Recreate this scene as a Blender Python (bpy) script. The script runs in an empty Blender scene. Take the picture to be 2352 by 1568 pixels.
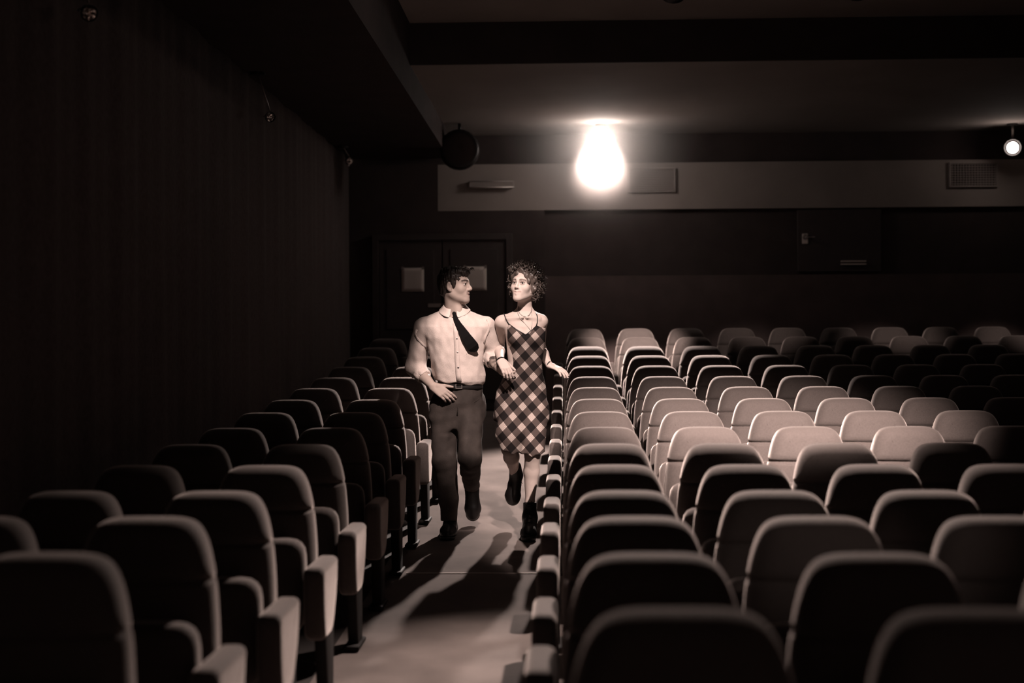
import bpy, math, random
import numpy as np
from mathutils import Vector, Matrix

R = math.radians
rnd = random.Random(7)
C = bpy.context.scene.collection
sc = bpy.context.scene

# ------------------------------------------------------------------ camera
F = 3267.0                      # focal length in pixels of the 2352 x 1568 frame
YAW, ROLL, CAMZ = 0.038, 0.005, 1.467
cam_d = bpy.data.cameras.new('camera')
cam = bpy.data.objects.new('camera', cam_d)
C.objects.link(cam)
cam_d.sensor_width = 36.0
cam_d.lens = F / 2352.0 * 36.0
cam_d.clip_start = 0.05
cam_d.clip_end = 100
cam_d.dof.use_dof = True
cam_d.dof.focus_distance = 9.5
cam_d.dof.aperture_fstop = 1.6
Rcam = Matrix.Rotation(YAW, 3, 'Z') @ Matrix.Rotation(R(90), 3, 'X') @ Matrix.Rotation(-ROLL, 3, 'Z')
cam.matrix_world = Matrix.Translation((0, 0, CAMZ)) @ Rcam.to_4x4()
sc.camera = cam

def at(px, py, Z):
    """world point that lies Z metres deep in front of the camera, for laying out the room from measurements"""
    v = Vector(((px - 1176) * Z / F, -(py - 784) * Z / F, -Z))
    return Vector((0, 0, CAMZ)) + Rcam @ v

# ------------------------------------------------------------------ world, exposure
w = bpy.data.worlds.new('world')
sc.world = w
w.use_nodes = True
w.node_tree.nodes['Background'].inputs[0].default_value = (1.0, 0.72, 0.63, 1)
w.node_tree.nodes['Background'].inputs[1].default_value = 0.11
sc.view_settings.view_transform = 'Standard'
sc.view_settings.look = 'None'
sc.view_settings.gamma = 1.0
sc.view_settings.use_curve_mapping = False
sc.view_settings.exposure = 0.0
try:
    sc.cycles.use_denoising = True
    sc.cycles.max_bounces = 3
    sc.cycles.diffuse_bounces = 1
    sc.cycles.volume_bounces = 0
    sc.cycles.use_adaptive_sampling = True
    sc.cycles.adaptive_threshold = .06
    sc.cycles.sample_clamp_indirect = 4.0
except Exception:
    pass
WARM = (1.0, 0.82, 0.745)

# lamps: (name, position, aim, power, cone, blend)  -- spotlight fixtures of the hall plus one added lamp, built further down
SPOTS = {}

# ------------------------------------------------------------------ materials
def mat(name, col, rough=0.8, spec=0.3, sheen=0.0, metal=0.0, noise=0.0, nscale=40, bump=0.0, bscale=200, emit=None, estr=0.0, attr=None, bdist=0.002):
    m = bpy.data.materials.new(name)
    m.use_nodes = True
    nt = m.node_tree
    b = nt.nodes['Principled BSDF']
    b.inputs['Base Color'].default_value = (*col, 1)
    b.inputs['Roughness'].default_value = rough
    b.inputs['Specular IOR Level'].default_value = spec
    b.inputs['Metallic'].default_value = metal
    if sheen:
        b.inputs['Sheen Weight'].default_value = sheen
        b.inputs['Sheen Roughness'].default_value = 0.35
        b.inputs['Sheen Tint'].default_value = (1, .86, .8, 1)
    tc = nt.nodes.new('ShaderNodeTexCoord')
    src = None
    if attr:
        a = nt.nodes.new('ShaderNodeAttribute')
        a.attribute_name = attr
        src = a.outputs['Color']
        nt.links.new(src, b.inputs['Base Color'])
    if noise:
        n = nt.nodes.new('ShaderNodeTexNoise')
        n.inputs['Scale'].default_value = nscale
        n.inputs['Detail'].default_value = 6
        nt.links.new(tc.outputs['Object'], n.inputs['Vector'])
        mr = nt.nodes.new('ShaderNodeMapRange')
        mr.inputs[1].default_value = 0.3
        mr.inputs[2].default_value = 0.7
        mr.inputs[3].default_value = 1 - noise
        mr.inputs[4].default_value = 1 + noise
        nt.links.new(n.outputs['Fac'], mr.inputs[0])
        mx = nt.nodes.new('ShaderNodeMix')
        mx.data_type = 'RGBA'
        mx.blend_type = 'MULTIPLY'
        mx.inputs['Factor'].default_value = 1
        if src:
            nt.links.new(src, mx.inputs['A'])
        else:
            mx.inputs['A'].default_value = (*col, 1)
        nt.links.new(mr.outputs[0], mx.inputs['B'])
        nt.links.new(mx.outputs['Result'], b.inputs['Base Color'])
    if bump:
        n2 = nt.nodes.new('ShaderNodeTexNoise')
        n2.inputs['Scale'].default_value = bscale
        n2.inputs['Detail'].default_value = 4
        nt.links.new(tc.outputs['Object'], n2.inputs['Vector'])
        bp = nt.nodes.new('ShaderNodeBump')
        bp.inputs['Strength'].default_value = bump
        bp.inputs['Distance'].default_value = bdist
        nt.links.new(n2.outputs['Fac'], bp.inputs['Height'])
        nt.links.new(bp.outputs['Normal'], b.inputs['Normal'])
    if emit:
        b.inputs['Emission Color'].default_value = (*emit, 1)
        b.inputs['Emission Strength'].default_value = estr
    return m

M = {}
M['fabric'] = mat('seat fabric', (.085, .069, .064), .85, .15, sheen=.9, noise=.10, nscale=120, bump=.25, bscale=900)
M['panel'] = mat('seat side panel', (.016, .013, .012), .7, .2)
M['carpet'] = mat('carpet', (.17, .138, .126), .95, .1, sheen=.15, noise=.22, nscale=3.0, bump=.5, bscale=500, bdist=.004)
M['rowfloor'] = mat('darkened row floor', (.035, .028, .026), .8, .2, noise=.2, nscale=5)  # row floor darkened to cut bounce light onto the seats
M['seam'] = mat('carpet seam', (.62, .52, .48), .9, .1)
M['plaster'] = mat('plaster', (.30, .25, .23), .9, .2, noise=.08, nscale=2, bump=.2, bscale=60)
M['blackpaint'] = mat('black paint', (.050, .037, .035), .85, .2, noise=.15, nscale=4)
M['ceilpaint'] = mat('ceiling paint', (.27, .226, .208), .9, .2, noise=.08, nscale=1.5)
M['curtain'] = mat('dark wall cloth', (.11, .084, .080), .9, .1, sheen=.05, noise=.15, nscale=30)
M['lowwall'] = mat('low dark wall', (.105, .076, .072), .8, .2, noise=.12, nscale=5)
M['paper'] = mat('paper', (.78, .66, .60), .8, .2)
M['steel'] = mat('dull steel', (.38, .33, .31), .45, .5, metal=.7)
M['black'] = mat('black lacquer', (.014, .011, .011), .45, .4)
M['grille'] = mat('grille paint', (.30, .25, .23), .7, .3)
M['bulb'] = mat('lamp bulb', (1, .9, .85), .3, .3, emit=(1, .86, .78), estr=60)
M['lens'] = mat('cut glass lens', (.85, .75, .7), .22, .9, metal=.9)

# ------------------------------------------------------------------ helpers
def link(name, me, m, parent=None, smooth=True):
    o = bpy.data.objects.new(name, me)
    C.objects.link(o)
    if m is not None and len(me.materials) == 0:
        me.materials.append(m)
    if smooth and len(me.polygons):
        me.polygons.foreach_set('use_smooth', [True] * len(me.polygons))
    if parent is not None:
        o.parent = parent
    return o

def meshdata(name, v, f):
    me = bpy.data.meshes.new(name)
    me.from_pydata([tuple(map(float, p)) for p in v], [], f)
    me.update()
    return me

def tag(o, label, cat, group=None, kind=None):
    o['label'] = label
    o['category'] = cat
    if group:
        o['group'] = group
    if kind:
        o['kind'] = kind
    return o

def struct(o, label=None, cat=None):
    o['kind'] = 'structure'
    if label:
        o['label'] = label
    if cat:
        o['category'] = cat
    return o

def empty(name, loc=(0, 0, 0), rot=None):
    o = bpy.data.objects.new(name, None)
    C.objects.link(o)
    o.location = loc
    o.empty_display_size = .1
    if rot is not None:
        o.rotation_euler = rot
    return o

def box_vf(x0, x1, y0, y1, z0, z1):
    v = [(x0, y0, z0), (x1, y0, z0), (x1, y1, z0), (x0, y1, z0), (x0, y0, z1), (x1, y0, z1), (x1, y1, z1), (x0, y1, z1)]
    f = [(0, 3, 2, 1), (4, 5, 6, 7), (0, 1, 5, 4), (1, 2, 6, 5), (2, 3, 7, 6), (3, 0, 4, 7)]
    return v, f

def boxes(name, bl, m, parent=None):
    V, Fc = [], []
    for b in bl:
        v, f = box_vf(*b)
        n = len(V)
        V += v
        Fc += [tuple(i + n for i in q) for q in f]
    return link(name, meshdata(name, V, Fc), m, parent, smooth=False)

def bevel(o, wdt=.004, seg=2):
    md = o.modifiers.new('bevel', 'BEVEL')
    md.width = wdt
    md.segments = seg
    md.limit_method = 'ANGLE'
    return o

def tube_vf(pts, rad, ns=10, cap=True):
    """swept tube along pts; rad a number or list"""
    pts = [Vector(p) for p in pts]
    n = len(pts)
    rads = rad if isinstance(rad, (list, tuple)) else [rad] * n
    V, Fc = [], []
    up = None
    for i, p in enumerate(pts):
        t = (pts[min(i + 1, n - 1)] - pts[max(i - 1, 0)])
        t = t.normalized() if t.length > 1e-9 else Vector((0, 0, 1))
        if up is None:
            up = t.orthogonal().normalized()
        else:
            up = (up - t * up.dot(t))
            up = up.normalized() if up.length > 1e-6 else t.orthogonal().normalized()
        s = t.cross(up)
        for k in range(ns):
            a = 2 * math.pi * k / ns
            V.append(p + (up * math.cos(a) + s * math.sin(a)) * rads[i])
    for i in range(n - 1):
        for k in range(ns):
            a, b = i * ns + k, i * ns + (k + 1) % ns
            Fc.append((a, b, b + ns, a + ns))
    if cap:
        Fc.append(tuple(range(ns - 1, -1, -1)))
        Fc.append(tuple(range((n - 1) * ns, n * ns)))
    return V, Fc

def tubes(name, lst, m, parent=None, ns=10):
    V, Fc = [], []
    for pts, rad in lst:
        v, f = tube_vf(pts, rad, ns)
        n = len(V)
        V += v
        Fc += [tuple(i + n for i in q) for q in f]
    return link(name, meshdata(name, V, Fc), m, parent)

def pillow_vf(out, w0, w1, r, crown=0.0, seg=5, axis='Y', r_back=None):
    """a padded slab: 2-D outline (counter-clockwise) given thickness from w0 (front) to w1 (back), edges rounded with radius r"""
    P = np.array(out, float)
    n = len(P)
    e = np.roll(P, -1, 0) - P
    en = np.stack([e[:, 1], -e[:, 0]], 1)
    en /= np.linalg.norm(en, axis=1, keepdims=True) + 1e-12
    nm = en + np.roll(en, 1, 0)
    nm /= np.linalg.norm(nm, axis=1, keepdims=True) + 1e-12
    rb = r if r_back is None else r_back
    rings = []
    c = P.mean(0)
    def soft(q):
        for _ in range(40):
            q = .5 * q + .25 * (np.roll(q, 1, 0) + np.roll(q, -1, 0))
        return q
    def ring(inset, wv, s=1.0):
        q = P - nm * inset
        if s < .95:
            q = soft(q)
        q = c + (q - c) * s
        rings.append((q, wv))
    T = w1 - w0
    # front centre to rim
    for s in (.2, .4, .6, .8, .92):
        ring(r, w0 - crown * (1 - s * s), s)
    for k in range(seg, -1, -1):
        th = math.pi / 2 * k / seg
        ring(r * (1 - math.cos(th)), w0 + r - r * math.sin(th))
    for k in range(0, seg + 1):
        th = math.pi / 2 * k / seg
        ring(rb * (1 - math.cos(th)), w1 - rb + rb * math.sin(th))
    ring(rb, w1, .6)
    V, Fc = [], []
    for q, wv in rings:
        for a, b in q:
            V.append((a, wv, b) if axis == 'Y' else (wv, a, b))
    m = len(rings)
    for i in range(m - 1):
        for k in range(n):
            a, b = i * n + k, i * n + (k + 1) % n
            Fc.append((a, a + n, b + n, b) if axis == 'Y' else (a, b, b + n, a + n))
    for i, wv, flip in ((0, w0 - crown * 1.05, True), (m - 1, w1, False)):
        ci = len(V)
        V.append((c[0], wv, c[1]) if axis == 'Y' else (wv, c[0], c[1]))
        for k in range(n):
            a, b = i * n + k, i * n + (k + 1) % n
            t = (ci, b, a) if flip else (ci, a, b)
            Fc.append(t[::-1] if axis == 'Y' else t)
    return V, Fc

def round_poly(pts, rad, seg=5):
    """round the corners of a polygon"""
    out = []
    n = len(pts)
    for i in range(n):
        p = Vector(pts[i]); a = Vector(pts[i - 1]); b = Vector(pts[(i + 1) % n])
        rr = rad[i] if isinstance(rad, (list, tuple)) else rad
        da = (a - p); db = (b - p)
        rr = min(rr, da.length * .48, db.length * .48)
        p0 = p + da.normalized() * rr; p1 = p + db.normalized() * rr
        for k in range(seg + 1):
            t = k / seg
            q = p0.lerp(p, t).lerp(p.lerp(p1, t), t)
            out.append((q.x, q.y))
    return out

# ------------------------------------------------------------------ floor profile (dished cinema floor, rising to the back)
ROW0, DROW, NROW = 2.59, 0.831, 16
TOPS = np.array([-.485, -.508, -.522, -.532, -.512, -.484, -.456, -.415, -.373, -.325, -.270, -.203, -.128, -.050, .035, .130])
SEAT_H = 0.93
FLOORZ = TOPS + CAMZ - SEAT_H
ROWY = ROW0 + DROW * np.arange(NROW)
def floor_z(y):
    ys = np.concatenate([[-6.0, 1.0], ROWY, [16.2, 18]])
    zs = np.concatenate([[FLOORZ[0], FLOORZ[0]], FLOORZ, [FLOORZ[-1] + .03, FLOORZ[-1] + .03]])
    return float(np.interp(y, ys, zs))

XL, XR, YB, YF = -2.45, 8.2, 15.95, -3.0
CZ = CAMZ
def plane_grid(x0, x1, dz):
    ys = np.linspace(YF, 17.9, 84)
    V, Fc = [], []
    for y in ys:
        for x in (x0, x1):
            V.append((x, y, floor_z(y) + dz))
    for i in range(len(ys) - 1):
        a = 2 * i
        Fc.append((a, a + 1, a + 3, a + 2))
    return meshdata('floor', V, Fc)
struct(link('floor', plane_grid(XL - .1, XR + .1, -.006), M['rowfloor']), 'floor between the rows of seats, darkened against bounce light', 'floor')
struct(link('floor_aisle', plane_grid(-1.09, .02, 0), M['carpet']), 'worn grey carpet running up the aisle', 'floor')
# ------------------------------------------------------------------ room shell
Z_FB, Z_FT, Z_CA, Z_CB = CZ + 1.47, CZ + 1.99, CZ + 2.33, CZ + 2.68
Y_STEP = 11.95
def sbox(name, b, m, label, cat):
    return struct(boxes(name, [b], m), label, cat)
FZB = FLOORZ[-1] + .03
xg = at(1252, 700, 15.9).x          # where the closed wall ends and the gallery opening starts
sbox('ceiling', (XL, XR, Y_STEP, YB + .3, Z_CA, Z_CA + .12), M['ceilpaint'], 'low rear ceiling panel above the last rows', 'ceiling')
sbox('trim_1', (XL, XR, Y_STEP - .03, Y_STEP, Z_CA, Z_CB), M['blackpaint'], 'upright step between two ceiling levels, blackened for its unlit face', 'trim')  # riser coloured black to stand for its unlit side
sbox('ceiling_panel', (XL, XR, YF, Y_STEP - .03, Z_CB, Z_CB + .12), M['ceilpaint'], 'higher ceiling panel towards the screen', 'ceiling')
XW = at(1004, 420, 15.9).x
sbox('wall_back_side', (XL, XW, YB, YB + .30, Z_FB, Z_FT), M['blackpaint'], 'black wall left of the pale band', 'wall')
sbox('wall_back_fascia', (XW, XR, YB, YB + .30, Z_FB, Z_FT), M['plaster'], 'pale plaster band across the rear wall', 'wall')
sbox('wall_back_recess', (XL, XR, YB + .12, YB + .30, Z_FT, Z_CA), M['blackpaint'], 'black strip between pale band and ceiling', 'wall')
sbox('wall_back_entrance', (XL, xg, YB, YB + .20, FZB - .05, Z_FB), M['blackpaint'], 'black rear wall around the double doors', 'wall')
sbox('wall_back_parapet', (xg, XR, YB, YB + .12, FZB - .05, CZ + .73), M['lowwall'], 'low dark red wall behind the last row', 'wall')
sbox('wall_back_gallery', (xg, XR, YB + .05, YB + .30, CZ + .70, Z_FB), M['blackpaint'], 'black rear wall between low wall and pale band', 'wall')
sbox('wall_right', (XR, XR + .1, YF, YB + 1.5, -.3, Z_CB), M['blackpaint'], 'dark side wall beyond the right block', 'wall')
# black slab added for the darkness on the left, carrying the small spotlights
sbox('ceiling_dark_slab', (XL, -1.30, YF, YB, CZ + 2.06, Z_CB), M['blackpaint'], 'black slab added for the darkness along the left wall', 'ceiling')

def drape():
    ys = np.linspace(YF, YB, 480)
    V, Fc = [], []
    for i, y in enumerate(ys):
        x = XL + 0.008 * math.sin(y * 9.0 + 1.3 * math.sin(y * 1.7)) + .004 * math.sin(y * 23 + 2 * math.sin(y * .9))
        for z in (-.4, .9, 2.2, Z_CB):
            V.append((x + .006 * math.sin(z * 3 + y * 5), y, z))
    for i in range(len(ys) - 1):
        for k in range(3):
            a = 4 * i + k
            Fc.append((a, a + 1, a + 5, a + 4))
    return meshdata('wall_left', V, Fc)
wl = struct(link('wall_left', drape(), M['curtain']), 'left wall hung with dark pleated cloth', 'wall')
md = wl.modifiers.new('thick', 'SOLIDIFY'); md.thickness = .02

# carpet seam across the aisle
ps = at(1080, 1308, 8.3)
sbox('trim_2', (-.94, -.10, ps.y - .012, ps.y + .012, floor_z(ps.y) - .01, floor_z(ps.y) + .0025), M['seam'], 'pale carpet seam running across the aisle', 'trim')
sbox('baseboard_back', (XL, xg, YB - .02, YB, FZB - .05, FZB + .10), M['black'], 'black skirting under the doors wall', 'baseboard')

# double doors in the rear wall
def door(name, x0, x1, zt, label, hside, dark):
    t = struct(empty(name, ((x0 + x1) / 2, YB, FZB)), label, 'door')
    hw, h = (x1 - x0) / 2, zt - FZB
    bevel(boxes('leaf', [(-hw + .006, hw - .006, -.045, -.002, .01, h)], dark, t), .003)
    for za, zb in ((.12, h * .42), (h * .48, h - .10)):
        bevel(boxes('panel', [(-hw + .09, hw - .09, -.055, -.045, za, zb)], dark, t), .004)
    s = hside
    xh = s * (hw - .07)
    bevel(boxes('push_plate', [(xh - .09, xh + .08, -.060, -.045, 1.155, 1.20)], M['steel'], t), .003)
    return t
M['door'] = mat('door paint', (.055, .042, .040), .6, .35, noise=.1, nscale=6)
da, db, dc = at(868, 700, 15.9).x, at(1015, 700, 15.9).x, at(1163, 700, 15.9).x
zt = CZ + 1.14
door('door_1', da, db, zt, 'left leaf of the dark double doors, pale notice on it', 1, M['door'])
door('door_2', db, dc, zt, 'right leaf of the dark double doors, behind the runners', -1, M['door'])
struct(bevel(boxes('trim_3', [(da - .07, da, YB - .07, YB, FZB, zt + .07), (dc, dc + .07, YB - .07, YB, FZB, zt + .07), (da, dc, YB - .07, YB, zt, zt + .07)], M['door']), .004), 'dark frame around the double doors', 'trim')

def notice(px0, py0, px1, py1, label):
    a = at(px0, py1, 15.85); b = at(px1, py0, 15.85)
    t = tag(empty('paper_notice', ((a.x + b.x) / 2, YB - .056, (a.z + b.z) / 2)), label, 'notice', 'blank paper notices on the doors')
    hw, hh = (b.x - a.x) / 2, (b.z - a.z) / 2
    V, Fc = [], []
    for i in range(7):
        for k in range(7):
            u, v = -1 + i / 3, -1 + k / 3
            V.append((u * hw, -.004 - .004 * (u * v) ** 2 - .002 * math.sin(3 * u), v * hh))
    for i in range(6):
        for k in range(6):
            p = i * 7 + k
            Fc.append((p, p + 7, p + 8, p + 1))
    o = link('sheet', meshdata('sheet', V, Fc), M['paper'], t)
    md = o.modifiers.new('thick', 'SOLIDIFY'); md.thickness = .0012
    for sx in (-1, 1):
        boxes('tape', [(sx * hw * .9 - .012, sx * hw * .9 + .012, -.0105, -.002, hh - .018, hh + .014)], M['plaster'], t)
notice(920, 614, 972, 669, 'square pale paper notice left of the man, on the left door')
notice(1064, 611, 1117, 667, "square pale paper notice beside the man's face, on the right door")

# hatch with a lever handle, and a small plate with two strips
pl = at(1846, 549, 15.92)
t = struct(empty('door_3', (pl.x + .42, YB + .05, FZB)), 'dark hatch with lever handle in the black rear wall', 'door')
bevel(boxes('leaf', [(-.5, .42, -.05, -.001, 1.53, 2.22)], M['door'], t), .004)
hx, hz = pl.x - t.location.x, pl.z - FZB
hd = bevel(boxes('lock_plate', [(hx - .032, hx + .032, -.060, -.05, hz - .058, hz + .055)], M['paper'], t), .004)
tubes('keyhole_ring', [([(hx + .024 * math.cos(a), -.064, hz + .018 + .024 * math.sin(a)) for a in np.linspace(0, 2 * math.pi, 17)], .006)], M['steel'], hd, 6)
tubes('lever', [([(hx, -.05, hz + .012), (hx, -.10, hz + .012), (hx + .02, -.105, hz + .012), (hx + .10, -.105, hz + .012)], .008)], M['steel'], hd, 8)
pa, pb = at(1925, 609, 15.95), at(1983, 601, 15.95)
t = tag(empty('wall_plate', ((pa.x + pb.x) / 2, YB - .001, (pa.z + pb.z) / 2)), 'small dark plate with two pale strips on the black rear wall', 'plate')
hw = (pb.x - pa.x) / 2
bevel(boxes('back_plate', [(-hw, hw, -.015, 0, -.026, .026)], M['door'], t), .003)
for sz in (-1, 1):
    bevel(boxes('strip', [(-hw, hw, -.028, -.012, sz * .016 - .007, sz * .016 + .007)], M['paper'], t), .003)

# ventilation grilles and the slim fitting on the pale band
def vent(px0, py0, px1, py1, nh, nv, label):
    a, b = at(px0, py1, 15.85), at(px1, py0, 15.85)
    t = tag(empty('vent_grille', ((a.x + b.x) / 2, YB, (a.z + b.z) / 2)), label, 'vent', 'ventilation grilles on the pale band')
    hw, hh = (b.x - a.x) / 2, (b.z - a.z) / 2
    e = .018
    bevel(boxes('frame', [(-hw, hw, -.03, 0, -hh, -hh + e), (-hw, hw, -.03, 0, hh - e, hh), (-hw, -hw + e, -.03, 0, -hh + e, hh - e), (hw - e, hw, -.03, 0, -hh + e, hh - e)], M['grille'], t), .003)
    boxes('duct_back', [(-hw + e, hw - e, -.004, -.001, -hh + e, hh - e)], M['grille'] if nv == 0 else M['blackpaint'], t)
    v, f = box_vf(-hw + e, hw - e, -.012, -.010, -.009, .009)
    me = meshdata('slat', v, f)
    for k in range(nh):
        o = link('slat', me, M['grille'], t, False)
        o.location = (0, -.003, -hh + e + (k + .5) * (2 * hh - 2 * e) / nh)
        o.rotation_euler = (R(-38), 0, 0)
    if nv:
        v, f = box_vf(-.003, .003, -.026, -.018, -hh + e, hh - e)
        me = meshdata('bar', v, f)
        for k in range(nv):
            o = link('bar', me, M['grille'], t, False)
            o.location = (-hw + e + (k + .5) * (2 * hw - 2 * e) / nv, 0, 0)
vent(1443, 384, 1552, 441, 12, 0, 'pale slatted ventilation grille right of the glaring lamp')
vent(2175, 374, 2285, 432, 9, 16, 'dark cross-barred ventilation grille below the far right lamp')
a, b = at(1076, 433, 15.85), at(1180, 414, 15.85)
t = tag(empty('emergency_light', ((a.x + b.x) / 2, YB, (a.z + b.z) / 2)), 'slim unlit light fitting with a shiny lower edge on pale band', 'light fitting')
hw = (b.x - a.x) / 2
bevel(boxes('housing', [(-hw, hw, -.07, 0, -.03, .045)], M['ceilpaint'], t), .006)
tubes('chrome_rail', [([(-hw, -.076, -.028), (hw, -.076, -.028)], .007)], mat('chrome rail', (.95, .85, .8), .35, .5, metal=.6), t, 8)
tubes('upper_rail', [([(-hw, -.072, .040), (hw, -.072, .040)], .004)], M['steel'], t, 8)

# loudspeaker under the left end of the ceiling
ps_ = at(1056, 345, 15.2)
t = tag(empty('loudspeaker', ps_), 'round black loudspeaker hanging before the dark strip at left', 'loudspeaker')
def lathe(prof, n=24):
    V, Fc = [], []
    for r_, y in prof:
        for k in range(n):
            a_ = 2 * math.pi * k / n
            V.append((r_ * math.cos(a_), y, r_ * math.sin(a_)))
    for i in range(len(prof) - 1):
        for k in range(n):
            a_, b_ = i * n + k, i * n + (k + 1) % n
            Fc.append((a_, b_, b_ + n, a_ + n))
    return V, Fc
v, f = lathe([(.001, -.10), (.12, -.10), (.19, -.12), (.21, -.10), (.215, 0), (.17, .14), (.001, .16)])
link('cabinet', meshdata('cabinet', v, f), M['black'], t)
v, f = lathe([(.001, -.115), (.06, -.13), (.16, -.118), (.175, -.112)])
link('speaker_cone', meshdata('speaker_cone', v, f), M['blackpaint'], t)
tubes('bracket', [([(0, 0, .2), (0, 0, Z_CA - ps_.z)], .018)], M['black'], t, 8)

# ------------------------------------------------------------------ spotlights of the hall
def aim_quat(d):
    return Vector(d).normalized().to_track_quat('-Z', 'Y')

def spotlight(label, head, aim, mount_z, lit=0.0, cone=40, blend=.4, globe=0.0, glow=60, soft=.05, swing=(0, 0), size=1.0):
    """a ceiling spotlight: plate, stem, yoke, can and lens (or a bare glowing globe)"""
    head = Vector(head)
    t = tag(empty('spotlight', head), label, 'lamp', 'small spotlights of the hall')
    q = aim_quat(Vector(aim) - head)
    top = Vector((swing[0], swing[1], mount_z - head.z))
    tubes('stem', [([top, top * .5 + Vector((0, 0, .02)), Vector((0, 0, .10 * size))], .013 * size)], M['steel'], t, 8)
    v, f = tube_vf([top - Vector((0, 0, .02)), top], .06, 16)
    link('ceiling_plate', meshdata('ceiling_plate', v, f), M['black'], t, False)
    body = []
    n = 20
    prof = [(.03, .13), (.05, .12), (.055, .05), (.08, -.02), (.092, -.055), (.084, -.055), (.075, -.02)]
    V, Fc = [], []
    for r_, z_ in prof:
        for k in range(n):
            a_ = 2 * math.pi * k / n
            V.append(q @ Vector((r_ * math.cos(a_), r_ * math.sin(a_), z_)) * size)
    for i in range(len(prof) - 1):
        for k in range(n):
            a_, b_ = i * n + k, i * n + (k + 1) % n
            Fc.append((a_, b_, b_ + n, a_ + n))
    Fc.append(tuple(range(n)))
    link('can', meshdata('can', V, Fc), M['black'], t)
    yk = [q @ Vector((.10 * math.cos(a_), 0, .02 + .11 * math.sin(a_))) * size for a_ in np.linspace(0, math.pi, 13)]
    tubes('yoke', [(yk, .008 * size)], M['black'], t, 6)
    if globe:
        import bmesh
        bm = bmesh.new()
        bmesh.ops.create_uvsphere(bm, u_segments=24, v_segments=16, radius=globe)
        me = bpy.data.meshes.new('globe')
        bm.to_mesh(me); bm.free()
        m = M['bulb'].copy()
        m.node_tree.nodes['Principled BSDF'].inputs['Emission Strength'].default_value = glow
        o = link('globe', me, m, t)
        o.location = q @ Vector((0, 0, -.055 - globe * .75))
        o['label'] = 'glowing globe of the lamp'
    else:
        # faceted glass lens
        V, Fc = [(q @ Vector((0, 0, -.066))) * size], []
        nn = 12
        for j, (r_, z_) in enumerate(((.026, -.074), (.052, -.064), (.076, -.05))):
            for k in range(nn):
                a_ = 2 * math.pi * (k + .5 * (j % 2)) / nn
                V.append(q @ Vector((r_ * math.cos(a_), r_ * math.sin(a_), z_ + .012 * rnd.uniform(-1, 1))) * size)
        for k in range(nn):
            Fc.append((0, 1 + k, 1 + (k + 1) % nn))
        for j in range(2):
            for k in range(nn):
                a_, b_ = 1 + j * nn + k, 1 + j * nn + (k + 1) % nn
                Fc.append((a_, a_ + nn, b_ + nn, b_))
        o = link('lens', meshdata('lens', V, Fc), M['lens'], t, False)
    if lit:
        ld = bpy.data.lights.new('beam', 'SPOT')
        ld.energy = lit
        ld.color = WARM
        ld.spot_size = R(cone)
        ld.spot_blend = blend
        ld.shadow_soft_size = soft
        lo = bpy.data.objects.new('beam', ld)
        C.objects.link(lo)
        lo.parent = t
        lo.location = q @ Vector((0, 0, -.10))
        if globe:      # just before the globe, on the side of the hall
            lo.location = q @ Vector((0, 0, -.055 - globe * .75)) + Vector((-head.x, -head.y, -.4)).normalized() * (globe + soft + .01)
        lo.rotation_mode = 'QUATERNION'
        lo.rotation_quaternion = q
    return t

# the two lamps that shine at the back of the hall
LAMP_A = at(1380, 306, 15.3)
spotlight('glaring bare lamp hanging at the centre of the rear ceiling', LAMP_A, (.25, 11.6, .6), Z_CA, globe=.14, glow=32, lit=3800, cone=52, blend=.6, soft=.07)
spotlight('small lit lamp at the far right edge of the rear ceiling', at(2326, 338, 15.4), at(2326, 700, 5), Z_CA, globe=.06, glow=22)
# dark ones in a line along the left wall
spotlight('unlit glinting spotlight nearest the top left corner', at(203, 28, 6.8), (0, 3, 1), CZ + 2.06, swing=(-.03, -.06), size=.45)
spotlight('unlit glinting spotlight above the middle of the left wall', at(620, 268, 10.9), (0, 3, 1), CZ + 2.06, swing=(-.08, -.05), size=.45)
spotlight('unlit glinting spotlight above the far end of left wall', at(802, 369, 15.0), (0, 3, 1), CZ + 2.06, swing=(-.06, -.05), size=.45)
# the lit spotlights nearer the screen, on the high ceiling above the frame
ZS = CZ + 2.42
LIT = [
    ('lit spotlight over the middle of the right block', (1.3, 4.2, ZS), (1.10, 8.3, .95), 4800, 33, 1.0),
    ('lit spotlight over the aisle, turned on the runners', (-.20, 6.8, ZS), (-.49, 9.45, 1.32), 880, 19, .5),
    ('lit spotlight over the right block, turned back to the near rows', (.8, 8.5, ZS), (.20, 5.4, .3), 1500, 54, .8),
    ('lit spotlight over the right block, turned on the aisle end of the last rows', (.75, 9.8, ZS), (.70, 14.5, 1.40), 3600, 14, .7),
    ('lit spotlight over the right block, second of the line for the last row', (2.0, 9.8, ZS), (2.0, 15.0, 1.38), 420, 13, 1.0),
    ('lit spotlight over the right block, third of the line for the last row', (3.3, 9.8, ZS), (3.4, 15.0, 1.36), 520, 13, 1.0),
    ('lit spotlight over the right block, fourth of the line for the last row', (4.6, 9.8, ZS), (4.7, 15.0, 1.36), 520, 13, 1.0),
    ('lit spotlight over the nearest rows of right block', (1.6, -.6, ZS), (.85, 4.3, .9), 140, 10, .9),
]
for lb, hd_, am, pw, cn, bl in LIT:
    spotlight(lb, hd_, am, Z_CB, lit=pw, cone=cn, blend=bl)
spotlight('small bare lamp added out of view to brighten the high ceiling', (-.25, 9.2, ZS), (-.25, 9.2, 0), Z_CB, globe=.05, glow=45)  # added unseen lamp that lights the high ceiling panel

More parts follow.
